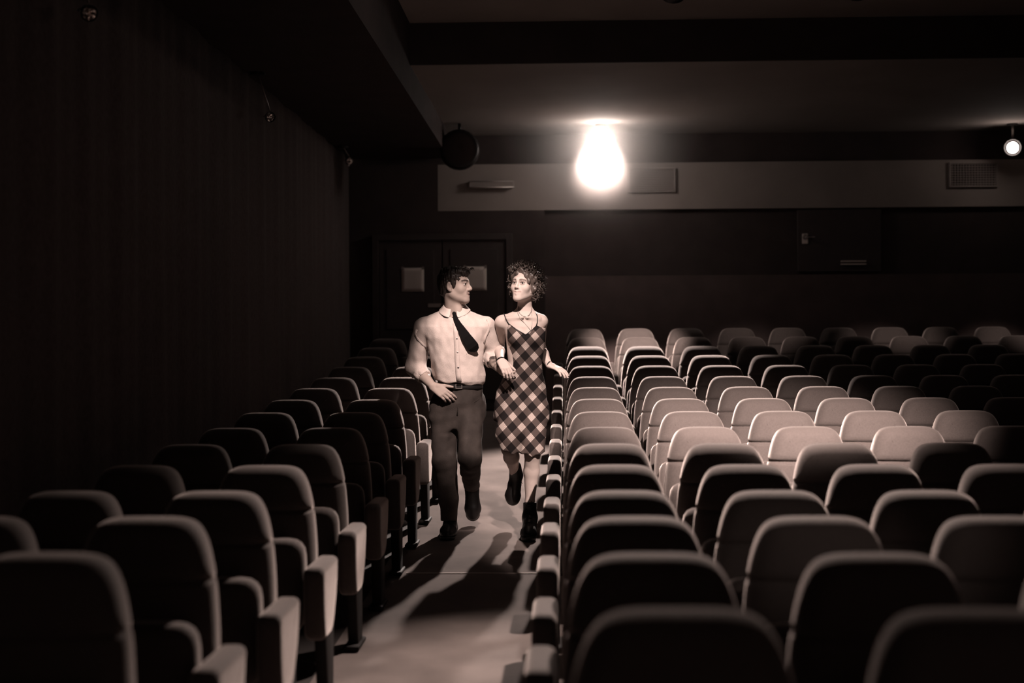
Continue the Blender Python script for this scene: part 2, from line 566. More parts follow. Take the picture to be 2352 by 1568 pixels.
# ------------------------------------------------------------------ seats
def back_outline(n=7):
    """front view of the backrest: narrower rounded top, sides flaring slightly downwards"""
    pts = []
    half = [(.0, .93), (.06, .9297), (.10, .927), (.13, .919), (.152, .904), (.170, .878), (.184, .845), (.197, .80), (.209, .74), (.218, .67), (.225, .59), (.226, .52), (.215, .46), (.185, .42), (.10, .41)]
    # resample smooth
    from mathutils.geometry import interpolate_bezier
    P = [Vector((x, z)) for x, z in half]
    res = []
    for i in range(len(P) - 1):
        p0 = P[max(i - 1, 0)] if i > 0 else Vector((-P[1].x, P[1].y)); p1 = P[i]; p2 = P[i + 1]; p3 = P[min(i + 2, len(P) - 1)]
        for k in range(2):
            t = k / 2
            res.append(.5 * ((2 * p1) + (p2 - p0) * t + (2 * p0 - 5 * p1 + 4 * p2 - p3) * t * t + (3 * p1 - p0 - 3 * p2 + p3) * t ** 3))
    res.append(P[-1])
    right = [(p.x, p.y) for p in res]
    left = [(-x, z) for x, z in right[1:]]
    return right, left
RT, LF = back_outline()
def ccw(pts):
    a = sum(pts[i][0] * pts[(i + 1) % len(pts)][1] - pts[(i + 1) % len(pts)][0] * pts[i][1] for i in range(len(pts)))
    return pts if a > 0 else pts[::-1]
OUT = ccw(RT + LF[::-1])
REC = .20      # recline, metres back per metre up
def lean(V):
    return [(x, y + REC * (z - .93), z) for x, y, z in V]
import bmesh
CR = .752
def backrest_pair():
    v, f = pillow_vf(OUT, -.088, .055, .072, crown=.018, seg=9, r_back=.050)
    bm = bmesh.new()
    bm.from_mesh(meshdata('tmp', v, f))
    for dz in (-.020, -.012, -.006, -.002, .002, .006, .012, .020, .035, -.035):
        bmesh.ops.bisect_plane(bm, geom=bm.verts[:] + bm.edges[:] + bm.faces[:], plane_co=(0, 0, CR + dz), plane_no=(0, 0, 1))
    for q in bm.verts:
        d = abs(q.co.z - CR)
        g = math.exp(-(d / .0085) ** 2)
        if q.co.y < 0:
            q.co.y += .013 * g
        q.co.x *= 1 - .02 * g
        if q.co.z > CR and q.co.y < -.02:      # the headrest is padded a little more
            q.co.y -= .010 * min(1, (q.co.z - CR) / .03)
        q.co.y += REC * (q.co.z - .93)
    res = []
    for nm, up in (('headrest', True), ('backrest', False)):
        b2 = bm.copy()
        bmesh.ops.delete(b2, geom=[fc for fc in b2.faces if (fc.calc_center_median().z > CR) != up], context='FACES')
        b2.normal_update()
        for fc in b2.faces:
            if fc.normal.y > .80 and fc.calc_center_median().z < .90:
                fc.material_index = 1
        me = bpy.data.meshes.new(nm)
        b2.to_mesh(me)
        b2.free()
        res.append(me)
    return res
ME_HEAD, ME_BACK = backrest_pair()
co = round_poly([(-.205, .285), (.205, .285), (.215, .45), (.205, .655), (-.205, .655), (-.215, .45)], [.06, .06, .05, .07, .07, .05], 4)
v, f = pillow_vf(ccw(co), -.30, -.185, .045, crown=.012, seg=5)
ME_CUSH = meshdata('seat_cushion', [(x, y + .10 * (z - .5), z) for x, y, z in v], f)
ap = round_poly([(-.12, .575), (-.485, .575), (-.480, .42), (-.455, .285), (-.26, .285), (-.16, .42)], [.03, .05, .05, .04, .06, .05], 4)
v, f = pillow_vf(ccw(ap), -.034, .034, .022, crown=0, seg=4, axis='X')
ME_ARM = meshdata('armrest', v, f)
v, f = pillow_vf(ccw(ap), -.042, .042, .026, crown=0, seg=5, axis='X')
ME_ARM_END = meshdata('armrest', v, f)
sp = round_poly([(-.06, .0), (-.04, .45), (-.20, .45), (-.26, .34), (-.19, .0)], .02, 2)
v, f = pillow_vf(ccw(sp), -.024, .024, .006, seg=2, axis='X')
ME_PED = meshdata('pedestal', v, f)
fp = round_poly([(-.02, .0), (-.02, .02), (-.26, .02), (-.26, .0)], .006, 2)
v, f = pillow_vf(ccw(fp), -.036, .036, .005, seg=2, axis='X')
ME_FOOT = meshdata('foot_plate', v, f)
for me, k in ((ME_BACK, 'fabric'), (ME_HEAD, 'fabric'), (ME_CUSH, 'fabric'), (ME_ARM, 'fabric'), (ME_ARM_END, 'fabric'), (ME_PED, 'panel'), (ME_FOOT, 'panel')):
    me.materials.append(M[k])
for me in (ME_BACK, ME_HEAD):
    me.materials.append(M['panel'])      # unseen rear faces, made dark to stop bounce onto the row behind

ORD = ['first', 'second', 'third', 'fourth', 'fifth', 'sixth', 'seventh', 'eighth', 'ninth', 'tenth', 'eleventh', 'twelfth', 'thirteenth', 'fourteenth', 'fifteenth', 'last']
COLP, XR0, XL0 = .53, .205, -1.257
def put_seat(n, c, side, last):
    x = XR0 + COLP * c if side > 0 else XL0 - COLP * c
    y = ROWY[n]
    t = empty('cinema_seat', (x, y, floor_z(y)))
    row = 'last row' if n == 15 else ORD[n] + ' row from the camera'
    col = 'aisle seat' if c == 0 else ORD[c] + ' seat from the aisle'
    tag(t, 'padded folding seat, %s block, %s, %s' % ('right' if side > 0 else 'left', row, col), 'seat', 'cinema seats of the %s block' % ('right' if side > 0 else 'left'))
    link('backrest', ME_BACK, None, t)
    link('headrest', ME_HEAD, None, t)
    link('seat_cushion', ME_CUSH, None, t)
    arms = [-side] + ([side] if last else [])
    for s in arms:
        for nm, me in (('armrest', ME_ARM), ('pedestal', ME_PED)):
            if nm == 'armrest' and c == 0 and s == -side:
                me = ME_ARM_END
            o = link(nm, me, None, t)
            o.location = (s * (COLP / 2 + (.016 if me is ME_ARM_END else 0)), 0, 0)
            if nm == 'pedestal':
                p = link('foot_plate', ME_FOOT, None, o)
for n in range(NROW):
    Zr = ROWY[n]
    xmax = (2352 - 1176) / F * Zr - YAW * Zr + .36
    nc = int((xmax - XR0) / COLP) + 1
    for c in range(nc):
        put_seat(n, c, 1, c == nc - 1)
    if 1 <= n <= 14:
        for c in range(2):
            if n == 1 and c == 1:
                continue
            put_seat(n, c, -1, c == 1)

# scattering sphere added to give the glaring lamp its glow
def lamp_glow():
    bm = bmesh.new()
    bmesh.ops.create_icosphere(bm, subdivisions=4, radius=1.35)
    me = bpy.data.meshes.new('lamp_glow'); bm.to_mesh(me); bm.free()
    o = link('lamp_glow', me, None)
    o.location = LAMP_A
    m = bpy.data.materials.new('lamp_glow')
    m.use_nodes = True
    nt = m.node_tree
    nt.nodes.remove(nt.nodes['Principled BSDF'])
    vs = nt.nodes.new('ShaderNodeVolumeScatter')
    vs.inputs['Color'].default_value = (1, .9, .85, 1)
    tc = nt.nodes.new('ShaderNodeTexCoord')
    ln = nt.nodes.new('ShaderNodeVectorMath'); ln.operation = 'LENGTH'
    nt.links.new(tc.outputs['Object'], ln.inputs[0])
    mr = nt.nodes.new('ShaderNodeMapRange')
    mr.interpolation_type = 'SMOOTHERSTEP'
    mr.inputs[1].default_value = .05; mr.inputs[2].default_value = 1.3
    mr.inputs[3].default_value = .95; mr.inputs[4].default_value = 0
    nt.links.new(ln.outputs['Value'], mr.inputs[0])
    nt.links.new(mr.outputs[0], vs.inputs['Density'])
    vs.inputs['Anisotropy'].default_value = .3
    nt.links.new(vs.outputs[0], nt.nodes['Material Output'].inputs['Volume'])
    o.data.materials.append(m)
    tag(o, 'scattering sphere added for the glow around the lamp', 'lamp_glow', kind='stuff')
    o.display_type = 'WIRE'
lamp_glow()
# ------------------------------------------------------------------ people: smooth solids meshed from distance fields
RC = np.array(Rcam)
def J(px, py, Z):
    return np.array(at(px, py, Z))
def to_px(X, Y, Z):
    """image column and row of world points (for cloth edges measured on the photograph)"""
    z = Z - CAMZ
    xc = RC[0, 0] * X + RC[1, 0] * Y + RC[2, 0] * z
    yc = RC[0, 1] * X + RC[1, 1] * Y + RC[2, 1] * z
    zc = -(RC[0, 2] * X + RC[1, 2] * Y + RC[2, 2] * z)
    return 1176 + F * xc / zc, 784 - F * yc / zc
def on_floor(px, py):
    lo, hi = 6.0, 14.0
    for _ in range(50):
        m_ = (lo + hi) / 2
        p = at(px, py, m_)
        if p.z > floor_z(p.y):
            lo = m_
        else:
            hi = m_
    return lo

def smin(a, b, k):
    if k <= 0:
        return np.minimum(a, b)
    h = np.maximum(k - np.abs(a - b), 0) / k
    return np.minimum(a, b) - h * h * k * .25
def smax(a, b, k):
    return -smin(-a, -b, k)

class Sdf:
    def __init__(self):
        self.ops = []
    def cone(self, a, b, ra, rb, k=.02, sub=False, flat=None):
        """tapered limb; flat = (axis, factor) squashes it along an axis"""
        a = np.array(a, float); b = np.array(b, float)
        ba = b - a
        L2 = max(ba @ ba, 1e-9)
        ax, fa = (None, 1)
        if flat is not None:
            ax = np.array(flat[0], float); ax = ax / np.linalg.norm(ax); fa = flat[1]
        def fn(X, Y, Z):
            px, py, pz = X - a[0], Y - a[1], Z - a[2]
            t = np.clip((px * ba[0] + py * ba[1] + pz * ba[2]) / L2, 0, 1)
            qx, qy, qz = px - t * ba[0], py - t * ba[1], pz - t * ba[2]
            d2 = qx * qx + qy * qy + qz * qz
            if ax is not None:
                q = qx * ax[0] + qy * ax[1] + qz * ax[2]
                d2 = d2 + q * q * (1 / fa ** 2 - 1)
            return np.sqrt(d2) - (ra + (rb - ra) * t)
        m = max(ra, rb)
        self.ops.append((sub, fn, np.minimum(a, b) - m, np.maximum(a, b) + m, k))
        return self
    def ell(self, c, r, Rm=None, k=.02, sub=False):
        c = np.array(c, float); r = np.array(r, float)
        Rm_ = np.eye(3) if Rm is None else np.array(Rm)
        def fn(X, Y, Z):
            p = (X - c[0], Y - c[1], Z - c[2])
            q = [p[0] * Rm_[0, i] + p[1] * Rm_[1, i] + p[2] * Rm_[2, i] for i in range(3)]
            k0 = np.sqrt(sum((q[i] / r[i]) ** 2 for i in range(3)))
            k1 = np.sqrt(sum((q[i] / r[i] ** 2) ** 2 for i in range(3))) + 1e-9
            return k0 * (k0 - 1) / k1
        m = r.max()
        self.ops.append((sub, fn, c - m, c + m, k))
        return self
    def loft(self, st, k=.02, e=2.3, sub=False):
        """upright body of elliptic sections; st rows: (row, column, depth, half width m, half depth m), measured top to bottom"""
        P = [J(s[1], s[0], s[2]) for s in st]
        z = np.array([p[2] for p in P]); x = np.array([p[0] for p in P]); y = np.array([p[1] for p in P])
        a = np.array([s[3] for s in st]); b = np.array([s[4] for s in st])
        o = np.argsort(z)
        z, x, y, a, b = z[o], x[o], y[o], a[o], b[o]
        def fn(X, Y, Z):
            Zf = np.asarray(Z)
            cx, cy, aa, bb = (np.interp(Zf, z, q) for q in (x, y, a, b))
            r = (np.abs((X - cx) / aa) ** e + np.abs((Y - cy) / bb) ** e) ** (1 / e)
            d = (r - 1) * np.minimum(aa, bb)
            return smax(d, np.maximum(Zf - z[-1], z[0] - Zf), .015)
        lo = np.array([(x - a).min(), (y - b).min(), z[0]]); hi = np.array([(x + a).max(), (y + b).max(), z[-1]])
        self.ops.append((sub, fn, lo, hi, k))
        return self
    def cut(self, fn, k=.004):
        """keep only where fn < 0"""
        self.ops.append(('cut', fn, None, None, k))
        return self
    def warp(self, fn):
        self.ops.append(('add', fn, None, None, 0))
        return self
    def field(self, xs, ys, zs):
        D = np.full((len(xs), len(ys), len(zs)), .5, np.float32)
        X, Y, Z = xs[:, None, None], ys[None, :, None], zs[None, None, :]
        for sub, fn, lo, hi, k in self.ops:
            if sub == 'cut':
                D = smax(D, fn(X, Y, Z), k).astype(np.float32)
                continue
            if sub == 'add':
                D = (D + fn(X, Y, Z)).astype(np.float32)
                continue
            mg = .05
            i = [np.searchsorted(g, (lo[n] - mg, hi[n] + mg)) for n, g in enumerate((xs, ys, zs))]
            if any(b_ - a_ <= 0 for a_, b_ in i):
                continue
            sl = tuple(slice(a_, b_) for a_, b_ in i)
            d = fn(xs[sl[0]][:, None, None], ys[sl[1]][None, :, None], zs[sl[2]][None, None, :])
            D[sl] = smax(D[sl], -d, k) if sub else smin(D[sl], d, k)
        return D
    def bounds(self):
        los = [o[2] for o in self.ops if o[0] is False]; his = [o[3] for o in self.ops if o[0] is False]
        return np.min(los, 0) - .03, np.max(his, 0) + .03
    def mesh(self, h, lo=None, hi=None):
        l0, h0 = self.bounds()
        lo = l0 if lo is None else np.maximum(lo, l0); hi = h0 if hi is None else np.minimum(hi, h0)
        xs, ys, zs = (np.arange(lo[i], hi[i] + h, h) for i in range(3))
        D = self.field(xs, ys, zs)
        return nets(D, xs[0], ys[0], zs[0], h)
    def depth(self, px, py, z0=8.9, z1=9.9, off=0.0):
        """first point of the solid met along the line through an image point"""
        Zs = np.arange(z0, z1, .004)
        P = np.array([J(px, py, q) for q in Zs])
        D = np.full(len(Zs), .5)
        X, Y, Z = P[:, 0], P[:, 1], P[:, 2]
        for sub, fn, lo, hi, k in self.ops:
            if sub == 'cut' :
                continue
            d = fn(X, Y, Z)
            if sub == 'add':
                D = D + d
            elif sub:
                D = smax(D, -d, k)
            else:
                D = smin(D, d, k)
        i = np.argmax(D < 0) if (D < 0).any() else int(np.argmin(D))
        return J(px, py, Zs[i] - off)

def nets(D, x0, y0, z0, h):
    S = D < 0
    nx, ny, nz = D.shape
    cs = (nx - 1, ny - 1, nz - 1)
    nc = cs[0] * cs[1] * cs[2]
    acc = [[], [], [], []]
    quads = []
    for ax in range(3):
        sl0 = [slice(None)] * 3; sl1 = [slice(None)] * 3
        sl0[ax] = slice(0, -1); sl1[ax] = slice(1, None)
        cr = S[tuple(sl0)] != S[tuple(sl1)]
        I = np.argwhere(cr)
        if not len(I):
            continue
        J2 = I.copy(); J2[:, ax] += 1
        d0 = D[tuple(I.T)]; d1 = D[tuple(J2.T)]
        t = d0 / (d0 - d1)
        pos = I.astype(float); pos[:, ax] += t
        u, v = [(1, 2), (2, 0), (0, 1)][ax]
        cells = []
        ok_all = np.ones(len(I), bool)
        for du, dv in ((-1, -1), (0, -1), (0, 0), (-1, 0)):
            c = I.copy(); c[:, u] += du; c[:, v] += dv
            ok = np.all((c >= 0) & (c < np.array(cs)), 1)
            ok_all &= ok
            idx = (c[:, 0] * cs[1] + c[:, 1]) * cs[2] + c[:, 2]
            cells.append(idx)
            acc[3].append(idx[ok])
            for q in range(3):
                acc[q].append(pos[ok, q])
        q4 = np.stack(cells, 1)[ok_all]
        flip = d0[ok_all] >= 0
        q4[flip] = q4[flip][:, ::-1]
        quads.append(q4)
    idx = np.concatenate(acc[3])
    un, inv = np.unique(idx, return_inverse=True)
    cnt = np.bincount(inv)
    V = np.stack([np.bincount(inv, np.concatenate(acc[q])) / cnt for q in range(3)], 1)
    Q = np.concatenate(quads)
    Q = np.searchsorted(un, Q)
    V = V * h + np.array([x0, y0, z0])
    return V, Q

def np_mesh(name, V, Q):
    me = bpy.data.meshes.new(name)
    me.vertices.add(len(V)); me.vertices.foreach_set('co', V.astype(np.float32).ravel())
    n = len(Q); k = Q.shape[1]
    me.loops.add(n * k); me.loops.foreach_set('vertex_index', Q.astype(np.int32).ravel())
    me.polygons.add(n); me.polygons.foreach_set('loop_start', np.arange(0, n * k, k, dtype=np.int32))
    me.update(calc_edges=True)
    me.validate()
    return me

def sdf_obj(name, s, h, m, parent, base, patches=()):
    """mesh a solid; patches = [(lo, hi, h)] are boxes of finer resolution welded into the same mesh"""
    V, Q = s.mesh(h)
    parts = [(V, Q)]
    for lo, hi, h2 in patches:
        c = V[Q].mean(1)
        inside = np.all((c > lo + h) & (c < hi - h), 1)
        Q = Q[~inside]
        parts[0] = (V, Q)
        V2, Q2 = s.mesh(h2, lo, hi)
        parts.append((V2, Q2))
    n = 0
    VV, QQ = [], []
    for v_, q_ in parts:
        VV.append(v_); QQ.append(q_ + n); n += len(v_)
    me = np_mesh(name, np.concatenate(VV) - base, np.concatenate(QQ))
    o = link(name, me, m, parent)
    return o

def waves(seed, n, fmin, fmax, amp, stretch=(1, 1, 1)):
    """soft irregular folds"""
    g = np.random.default_rng(seed)
    dirs = g.normal(size=(n, 3)) * np.array(stretch)
    dirs /= np.linalg.norm(dirs, axis=1, keepdims=True)
    fr = g.uniform(fmin, fmax, n); ph = g.uniform(0, 6.28, n)
    def fn(X, Y, Z):
        s = 0
        for d, f_, p in zip(dirs, fr, ph):
            s = s + np.sin((X * d[0] + Y * d[1] + Z * d[2]) * f_ + p)
        return amp * s / math.sqrt(n)
    return fn

def frame_of(fwd, up=(0, 0, 1)):
    f_ = np.array(fwd, float); f_ /= np.linalg.norm(f_)
    u = np.array(up, float); u = u - f_ * (u @ f_); u /= np.linalg.norm(u)
    r_ = np.cross(f_, u)
    return np.stack([r_, f_, u], 1)       # columns: right, forward, up

def head_sdf(s, c, Rm, sc_=1.0, male=True, smile=0.0, open_=0.3):
    def L(x, y, z):
        return c + Rm @ (np.array([x, y, z]) * sc_)
    def cone(a, b, ra, rb, k, sub=False):
        s.cone(L(*a), L(*b), ra * sc_, rb * sc_, k, sub)
    def ell(p, r, k, sub=False):
        s.ell(L(*p), np.array(r) * sc_, Rm, k, sub)
    ell((0, -.014, .036), (.075, .098, .086), .02)
    ell((0, .024, -.034), (.060, .066, .082), .03)
    for x in (-1, 1):
        cone((x * .046, -.004, -.058), (x * .016, .068, -.100), .022, .017, .03)
        ell((x * .040, .054, -.028), (.024, .022, .022), .03)
        cone((x * .012, .086, .024), (x * .042, .072, .024), .009 if male else .006, .008 if male else .005, .02)
    ell((0, .078, -.102), (.020, .016, .017), .025)
    cone((0, .086, .016), (0, .107 if male else .103, -.024), .0075 if male else .006, .0105 if male else .0085, .014)
    nz = 1.0 if male else .82
    ell((0, .108 if male else .104, -.030), np.array((.011, .010, .0095)) * nz, .010)
    for x in (-1, 1):
        ell((x * .0125 * (1 if male else .85), .097 if male else .094, -.034), (.0085, .011, .0075) if male else (.007, .010, .0065), .008)
        ell((x * .033, .099, .003), (.017, .018, .0125), .014, True)
    # muzzle, lips and the gap between them
    ell((0, .074, -.066), (.030, .020, .024), .02)
    w_ = .023 + .006 * smile
    rise = .007 * smile
    for x in (-1, 1):
        cone((0, .0945, -.0585), (x * w_, .080, -.063 + rise), .0058, .0035, .006)
        cone((0, .0935, -.0755), (x * w_ * .9, .080, -.066 + rise), .0068, .0035, .006)
        cone((0, .104, -.0665), (x * w_ * .85, .090, -.0650 + rise), .0030 + .005 * open_, .002, .004, True)
        # eyelids
        cone((x * .020, .0855, .0105), (x * .033, .0885, .0125), .0034, .0038, .004)
        cone((x * .033, .0885, .0125), (x * .045, .078, .0075), .0038, .003, .004)
        cone((x * .021, .084, -.004), (x * .044, .078, -.003), .003, .003, .005)
        # ears
        ell((x * .076, -.014, -.010), (.010, .019, .031), .008)
        ell((x * .086, -.010, -.008), (.007, .011, .019), .006, True)
        ell((x * .075, -.006, -.036), (.008, .010, .010), .008)
    return L

def hand_sdf(s, wrist, d, n, side, curl, thumb=(.55, .75, .25), sc_=1.0, spread=1.0):
    """palm, four fingers of different length and a thumb. d along the hand, n out of its back, side = +1 thumb on d x n"""
    d = np.array(d, float); d /= np.linalg.norm(d)
    n = np.array(n, float); n = n - d * (n @ d); n /= np.linalg.norm(n)
    t = np.cross(d, n) * side
    W = np.array(wrist, float)
    kn = [(.028, .086), (.0095, .090), (-.0095, .085), (-.027, .075)]
    ln = [(.042, .026, .021), (.046, .030, .022), (.042, .028, .021), (.033, .021, .019)]
    tips = []
    for i in range(4):
        o, l = kn[i]
        k0 = W + (d * l + t * o * spread) * sc_
        s.cone(W + t * o * .55 * sc_, k0, .0155 * sc_, .0115 * sc_, .014, flat=(n, .85))
        a = 0.0
        p = k0
        rr = [.0098, .0088, .0080, .0070]
        cu = curl[i] if isinstance(curl, (list, tuple)) else curl
        for q in range(3):
            a += cu * (.9, 1.1, .8)[q]
            dr = d * math.cos(a) - n * math.sin(a) + t * o * 2.0 * (1 if q == 0 else .4)
            dr /= np.linalg.norm(dr)
            e = p + dr * ln[i][q] * sc_
            s.cone(p, e, rr[q] * sc_, rr[q + 1] * sc_, .003)
            p = e
        tips.append((p, dr))
    b = W + (d * .022 + t * .022) * sc_
    dr = d * thumb[0] + t * thumb[1] - n * thumb[2]
    dr /= np.linalg.norm(dr)
    p1 = b + dr * .042 * sc_
    s.cone(b, p1, .0165 * sc_, .012 * sc_, .012)
    dr2 = dr + d * .45
    dr2 /= np.linalg.norm(dr2)
    p2 = p1 + dr2 * .032 * sc_
    s.cone(p1, p2, .0115 * sc_, .0098 * sc_, .004)
    p3 = p2 + dr2 * .024 * sc_
    s.cone(p2, p3, .0098 * sc_, .0078 * sc_, .003)
    tips.append((p3, dr2))
    return tips

def paint(o, base, fns):
    """skin pigment per vertex, eye socket shade included: fns = [(weight function of world points, colour)]"""
    me = o.data
    n = len(me.vertices)
    co = np.zeros(n * 3, np.float32)
    me.vertices.foreach_get('co', co)
    co = co.reshape(-1, 3) + np.array(o.parent.location)
    col = np.tile(np.array(base, float), (n, 1))
    for fn, c in fns:
        w_ = np.clip(fn(co), 0, 1)[:, None]
        col = col * (1 - w_) + np.array(c) * w_
    at_ = me.color_attributes.new('pigment_shade', 'FLOAT_COLOR', 'POINT')
    at_.data.foreach_set('color', np.concatenate([col, np.ones((n, 1))], 1).astype(np.float32).ravel())

def blob(c, r):
    c = np.array(c)
    return lambda P: np.clip(1.6 * (1 - np.linalg.norm((P - c) / r, axis=1)), 0, 1)
def seg_w(a, b, r):
    a, b = np.array(a), np.array(b)
    def fn(P):
        ba = b - a
        t = np.clip(((P - a) @ ba) / (ba @ ba), 0, 1)
        q = np.linalg.norm(P - a - t[:, None] * ba, axis=1)
        return np.clip(2 * (1 - q / r), 0, 1)
    return fn

def eye(parent, base, L, x, sc_, look):
    """eyeball with iris"""
    c = L(x * .0325, .0735, .003)
    bm = bmesh.new()
    bmesh.ops.create_uvsphere(bm, u_segments=16, v_segments=12, radius=.0125 * sc_)
    me = bpy.data.meshes.new('eyeball'); bm.to_mesh(me); bm.free()
    o = link('eyeball', me, M['eye'], parent)
    o.location = c - base
    d = np.array(look) / np.linalg.norm(look)
    bm = bmesh.new()
    bmesh.ops.create_uvsphere(bm, u_segments=12, v_segments=8, radius=.0068 * sc_)
    me = bpy.data.meshes.new('iris'); bm.to_mesh(me); bm.free()
    i = link('iris', me, M['iris'], o)
    i.location = d * .0072 * sc_
    return o

def ribbon(name, pts, wid, thick, m, parent, base, up=None):
    """thin cloth band through world points with given half widths; up = its width direction"""
    n = len(pts)
    V, Fc = [], []
    P = [np.array(p) for p in pts]
    for i in range(n):
        t = P[min(i + 1, n - 1)] - P[max(i - 1, 0)]
        t /= np.linalg.norm(t)
        toward = np.array([0, -1, 0.0]) if up is None else np.array(up)
        s_ = np.cross(t, toward); s_ /= np.linalg.norm(s_)
        nn = np.cross(s_, t)
        wv = wid[i] if isinstance(wid, (list, tuple)) else wid
        for a_, b_ in ((-1, -1), (-.55, -1.35), (.55, -1.35), (1, -1), (1, 1), (-1, 1)):
            V.append(P[i] + s_ * wv * a_ + nn * thick * b_ * .5 - base)
    for i in range(n - 1):
        for k in range(6):
            a_, b_ = i * 6 + k, i * 6 + (k + 1) % 6
            Fc.append((a_, b_, b_ + 6, a_ + 6))
    Fc.append(tuple(range(6))[::-1]); Fc.append(tuple(range((n - 1) * 6, n * 6)))
    me = meshdata(name, V, Fc)
    bm = bmesh.new(); bm.from_mesh(me); bmesh.ops.recalc_face_normals(bm, faces=bm.faces); bm.to_mesh(me); bm.free()
    return link(name, me, m, parent, smooth=name != 'tie')

M['skin'] = mat('skin', (.5, .4, .36), .6, .2, attr='pigment_shade', bump=.1, bscale=300)
M['eye'] = mat('eye white', (.62, .56, .53), .25, .5)
M['iris'] = mat('iris', (.02, .015, .013), .2, .5)
M['shirt'] = mat('pale cotton shirt', (.66, .545, .50), .85, .15, sheen=.1, noise=.05, nscale=25, bump=.5, bscale=150, bdist=.003)
M['denim'] = mat('dark trousers', (.050, .039, .035), .8, .2, noise=.25, nscale=14, bump=.4, bscale=160, bdist=.003)
M['leather'] = mat('black leather', (.012, .010, .010), .4, .4)
M['tie'] = mat('black tie', (.006, .005, .005), .8, .1)
M['hairm'] = mat('dark hair', (.030, .022, .019), .5, .4, noise=.4, nscale=60)
M['hairw'] = mat('brown curly hair', (.105, .080, .070), .38, .5, noise=.35, nscale=40)
M['button'] = mat('pearl button', (.7, .6, .56), .3, .5)
M['nail'] = mat('dark nail polish', (.012, .008, .008), .25, .5)

# ================================================================== the man
def build_man():
    ZF = on_floor(1032, 1231) + .02
    B = np.array([*at(1045, 1231, ZF + .06).xy, 0.0]); B[2] = floor_z(B[1])
    t = tag(empty('person', B), 'man in pale shirt and loose black tie running down the aisle', 'person', None)
    Z = ZF + .10                      # depth of the torso
    cH = J(1046, 655, Z - .04)
    yaw = R(72)
    Rm = frame_of((math.sin(yaw), -math.cos(yaw), .02))
    # ---- body
    s = Sdf()
    s.loft([(716, 1044, Z, .05, .05), (726, 1044, Z, .10, .07), (742, 1045, Z, .165, .09), (790, 1047, Z, .15, .10), (850, 1051, Z, .135, .10), (905, 1052, Z, .135, .10), (950, 1052, Z, .12, .085)])
    sh1, el1, wr1 = J(973, 748, Z + .03), J(958, 848, Z + .09), J(993, 886, Z - .12)
    sh2, el2, wr2 = J(1117, 745, Z), J(1123, 818, Z + .06), J(1146, 846, Z - .09)
    for sh, el, wr in ((sh1, el1, wr1), (sh2, el2, wr2)):
        s.cone(sh, el, .050, .040, .03)
        s.cone(el, el * .6 + wr * .4, .041, .042, .02)
        s.cone(el * .6 + wr * .4, wr, .042, .027, .02)
    hp1, kn1, an1 = J(1020, 915, Z), J(1020, 1058, Z - .07), J(1034, 1195, ZF + .08)
    hp2, kn2, an2 = J(1080, 915, Z), J(1079, 1052, Z - .20), J(1083, 1112, Z + .18)
    for hp, kn, an in ((hp1, kn1, an1), (hp2, kn2, an2)):
        s.cone(hp, kn, .064, .046, .03)
        s.cone(kn, an, .046, .034, .02)
    toe1, toe2 = J(1030, 1222, ZF - .10), J(1086, 1176, Z + .24)
    for an, hl_, to in ((an1, J(1034, 1212, ZF + .10), toe1), (an2, J(1084, 1122, Z + .225), toe2)):
        s.cone(an, hl_, .034, .026, .02)
        s.cone(hl_, to, .026, .022, .02)
    nk = J(1044, 720, Z + .01)
    s.cone(nk, cH + Rm @ np.array([0, -.028, -.050]), .060, .054, .03)
    s.cone(J(1052, 715, Z - .05), cH + Rm @ np.array([0, .01, -.085]), .030, .022, .03)
    L = head_sdf(s, cH, Rm, 1.0, True, 0, .5)
    # hands: one swinging at the hip, one holding hers
    d1 = J(1022, 905, Z - .16) - wr1
    tips1 = hand_sdf(s, wr1 + d1 * .1, d1, (-.35, -.75, .55), -1, [.35, .45, .5, .55], thumb=(.8, .6, .1))
    d2 = J(1166, 864, Z - .14) - wr2
    tips2 = hand_sdf(s, wr2, d2, (-.35, -.55, -.75), 1, [.55, .6, .6, .55], thumb=(.75, .55, .3))
    hb = np.array([.13, .15, .14])
    c1, c2 = wr1 + d1 * .9, wr2 + d2 * .9
    hd = np.array([.13, .15, .15])
    body = sdf_obj('body', s, .0085, M['skin'], t, B, [(np.array([B[0] - .55, B[1] - .6, J(1045, 945, Z)[2]]), np.array([B[0] + .55, B[1] + .5, 3.0]), .0039)])
    skin = np.array([.43, .335, .295])
    g = np.random.default_rng(4)
    fns = [(blob(L(0, .094, -.062), .022), (.33, .215, .19)),
           (lambda P: .55 * blob(L(0, .06, -.095), .060)(P), (.20, .155, .14)),
           (lambda P: .5 * seg_w(L(-.02, .095, -.052), L(.02, .095, -.052), .012)(P), (.18, .13, .12)),
           (blob(L(0, .094, -.0668), .0125), (.06, .03, .028))]
    for x in (-1, 1):
        fns += [(seg_w(L(x * .014, .093, .025), L(x * .034, .088, .031), .0085), (.045, .032, .028)),
                (seg_w(L(x * .034, .088, .031), L(x * .052, .070, .025), .0075), (.045, .032, .028)),
                (lambda P, x=x: .55 * blob(L(x * .033, .086, .003), .022)(P), (.17, .12, .105))]  # shade of the eye sockets put into the vertex colour
    # tattooed forearm beside her hand
    tw = waves(9, 7, 90, 220, 1.0)
    fa = seg_w(el2, el2 * .25 + wr2 * .75, .075)
    fns.append((lambda P: np.clip(fa(P) * 3, 0, 1) * np.clip(.55 + .6 * tw(P[:, 0], P[:, 1], P[:, 2]), 0, .93), (.035, .026, .024)))
    paint(body, skin, fns)
    for x in (-1, 1):
        eye(body, B, L, x, 1.0, Rm @ np.array([.1, 1, -.05]))
    # ---- hair
    h = Sdf()
    def he(p, r, k=.02, sub=False):
        h.ell(L(*p), r, Rm, k, sub)
    he((0, -.024, .040), (.083, .102, .082))
    he((0, -.060, -.008), (.070, .060, .075))
    he((0, .046, .088), (.060, .046, .032))
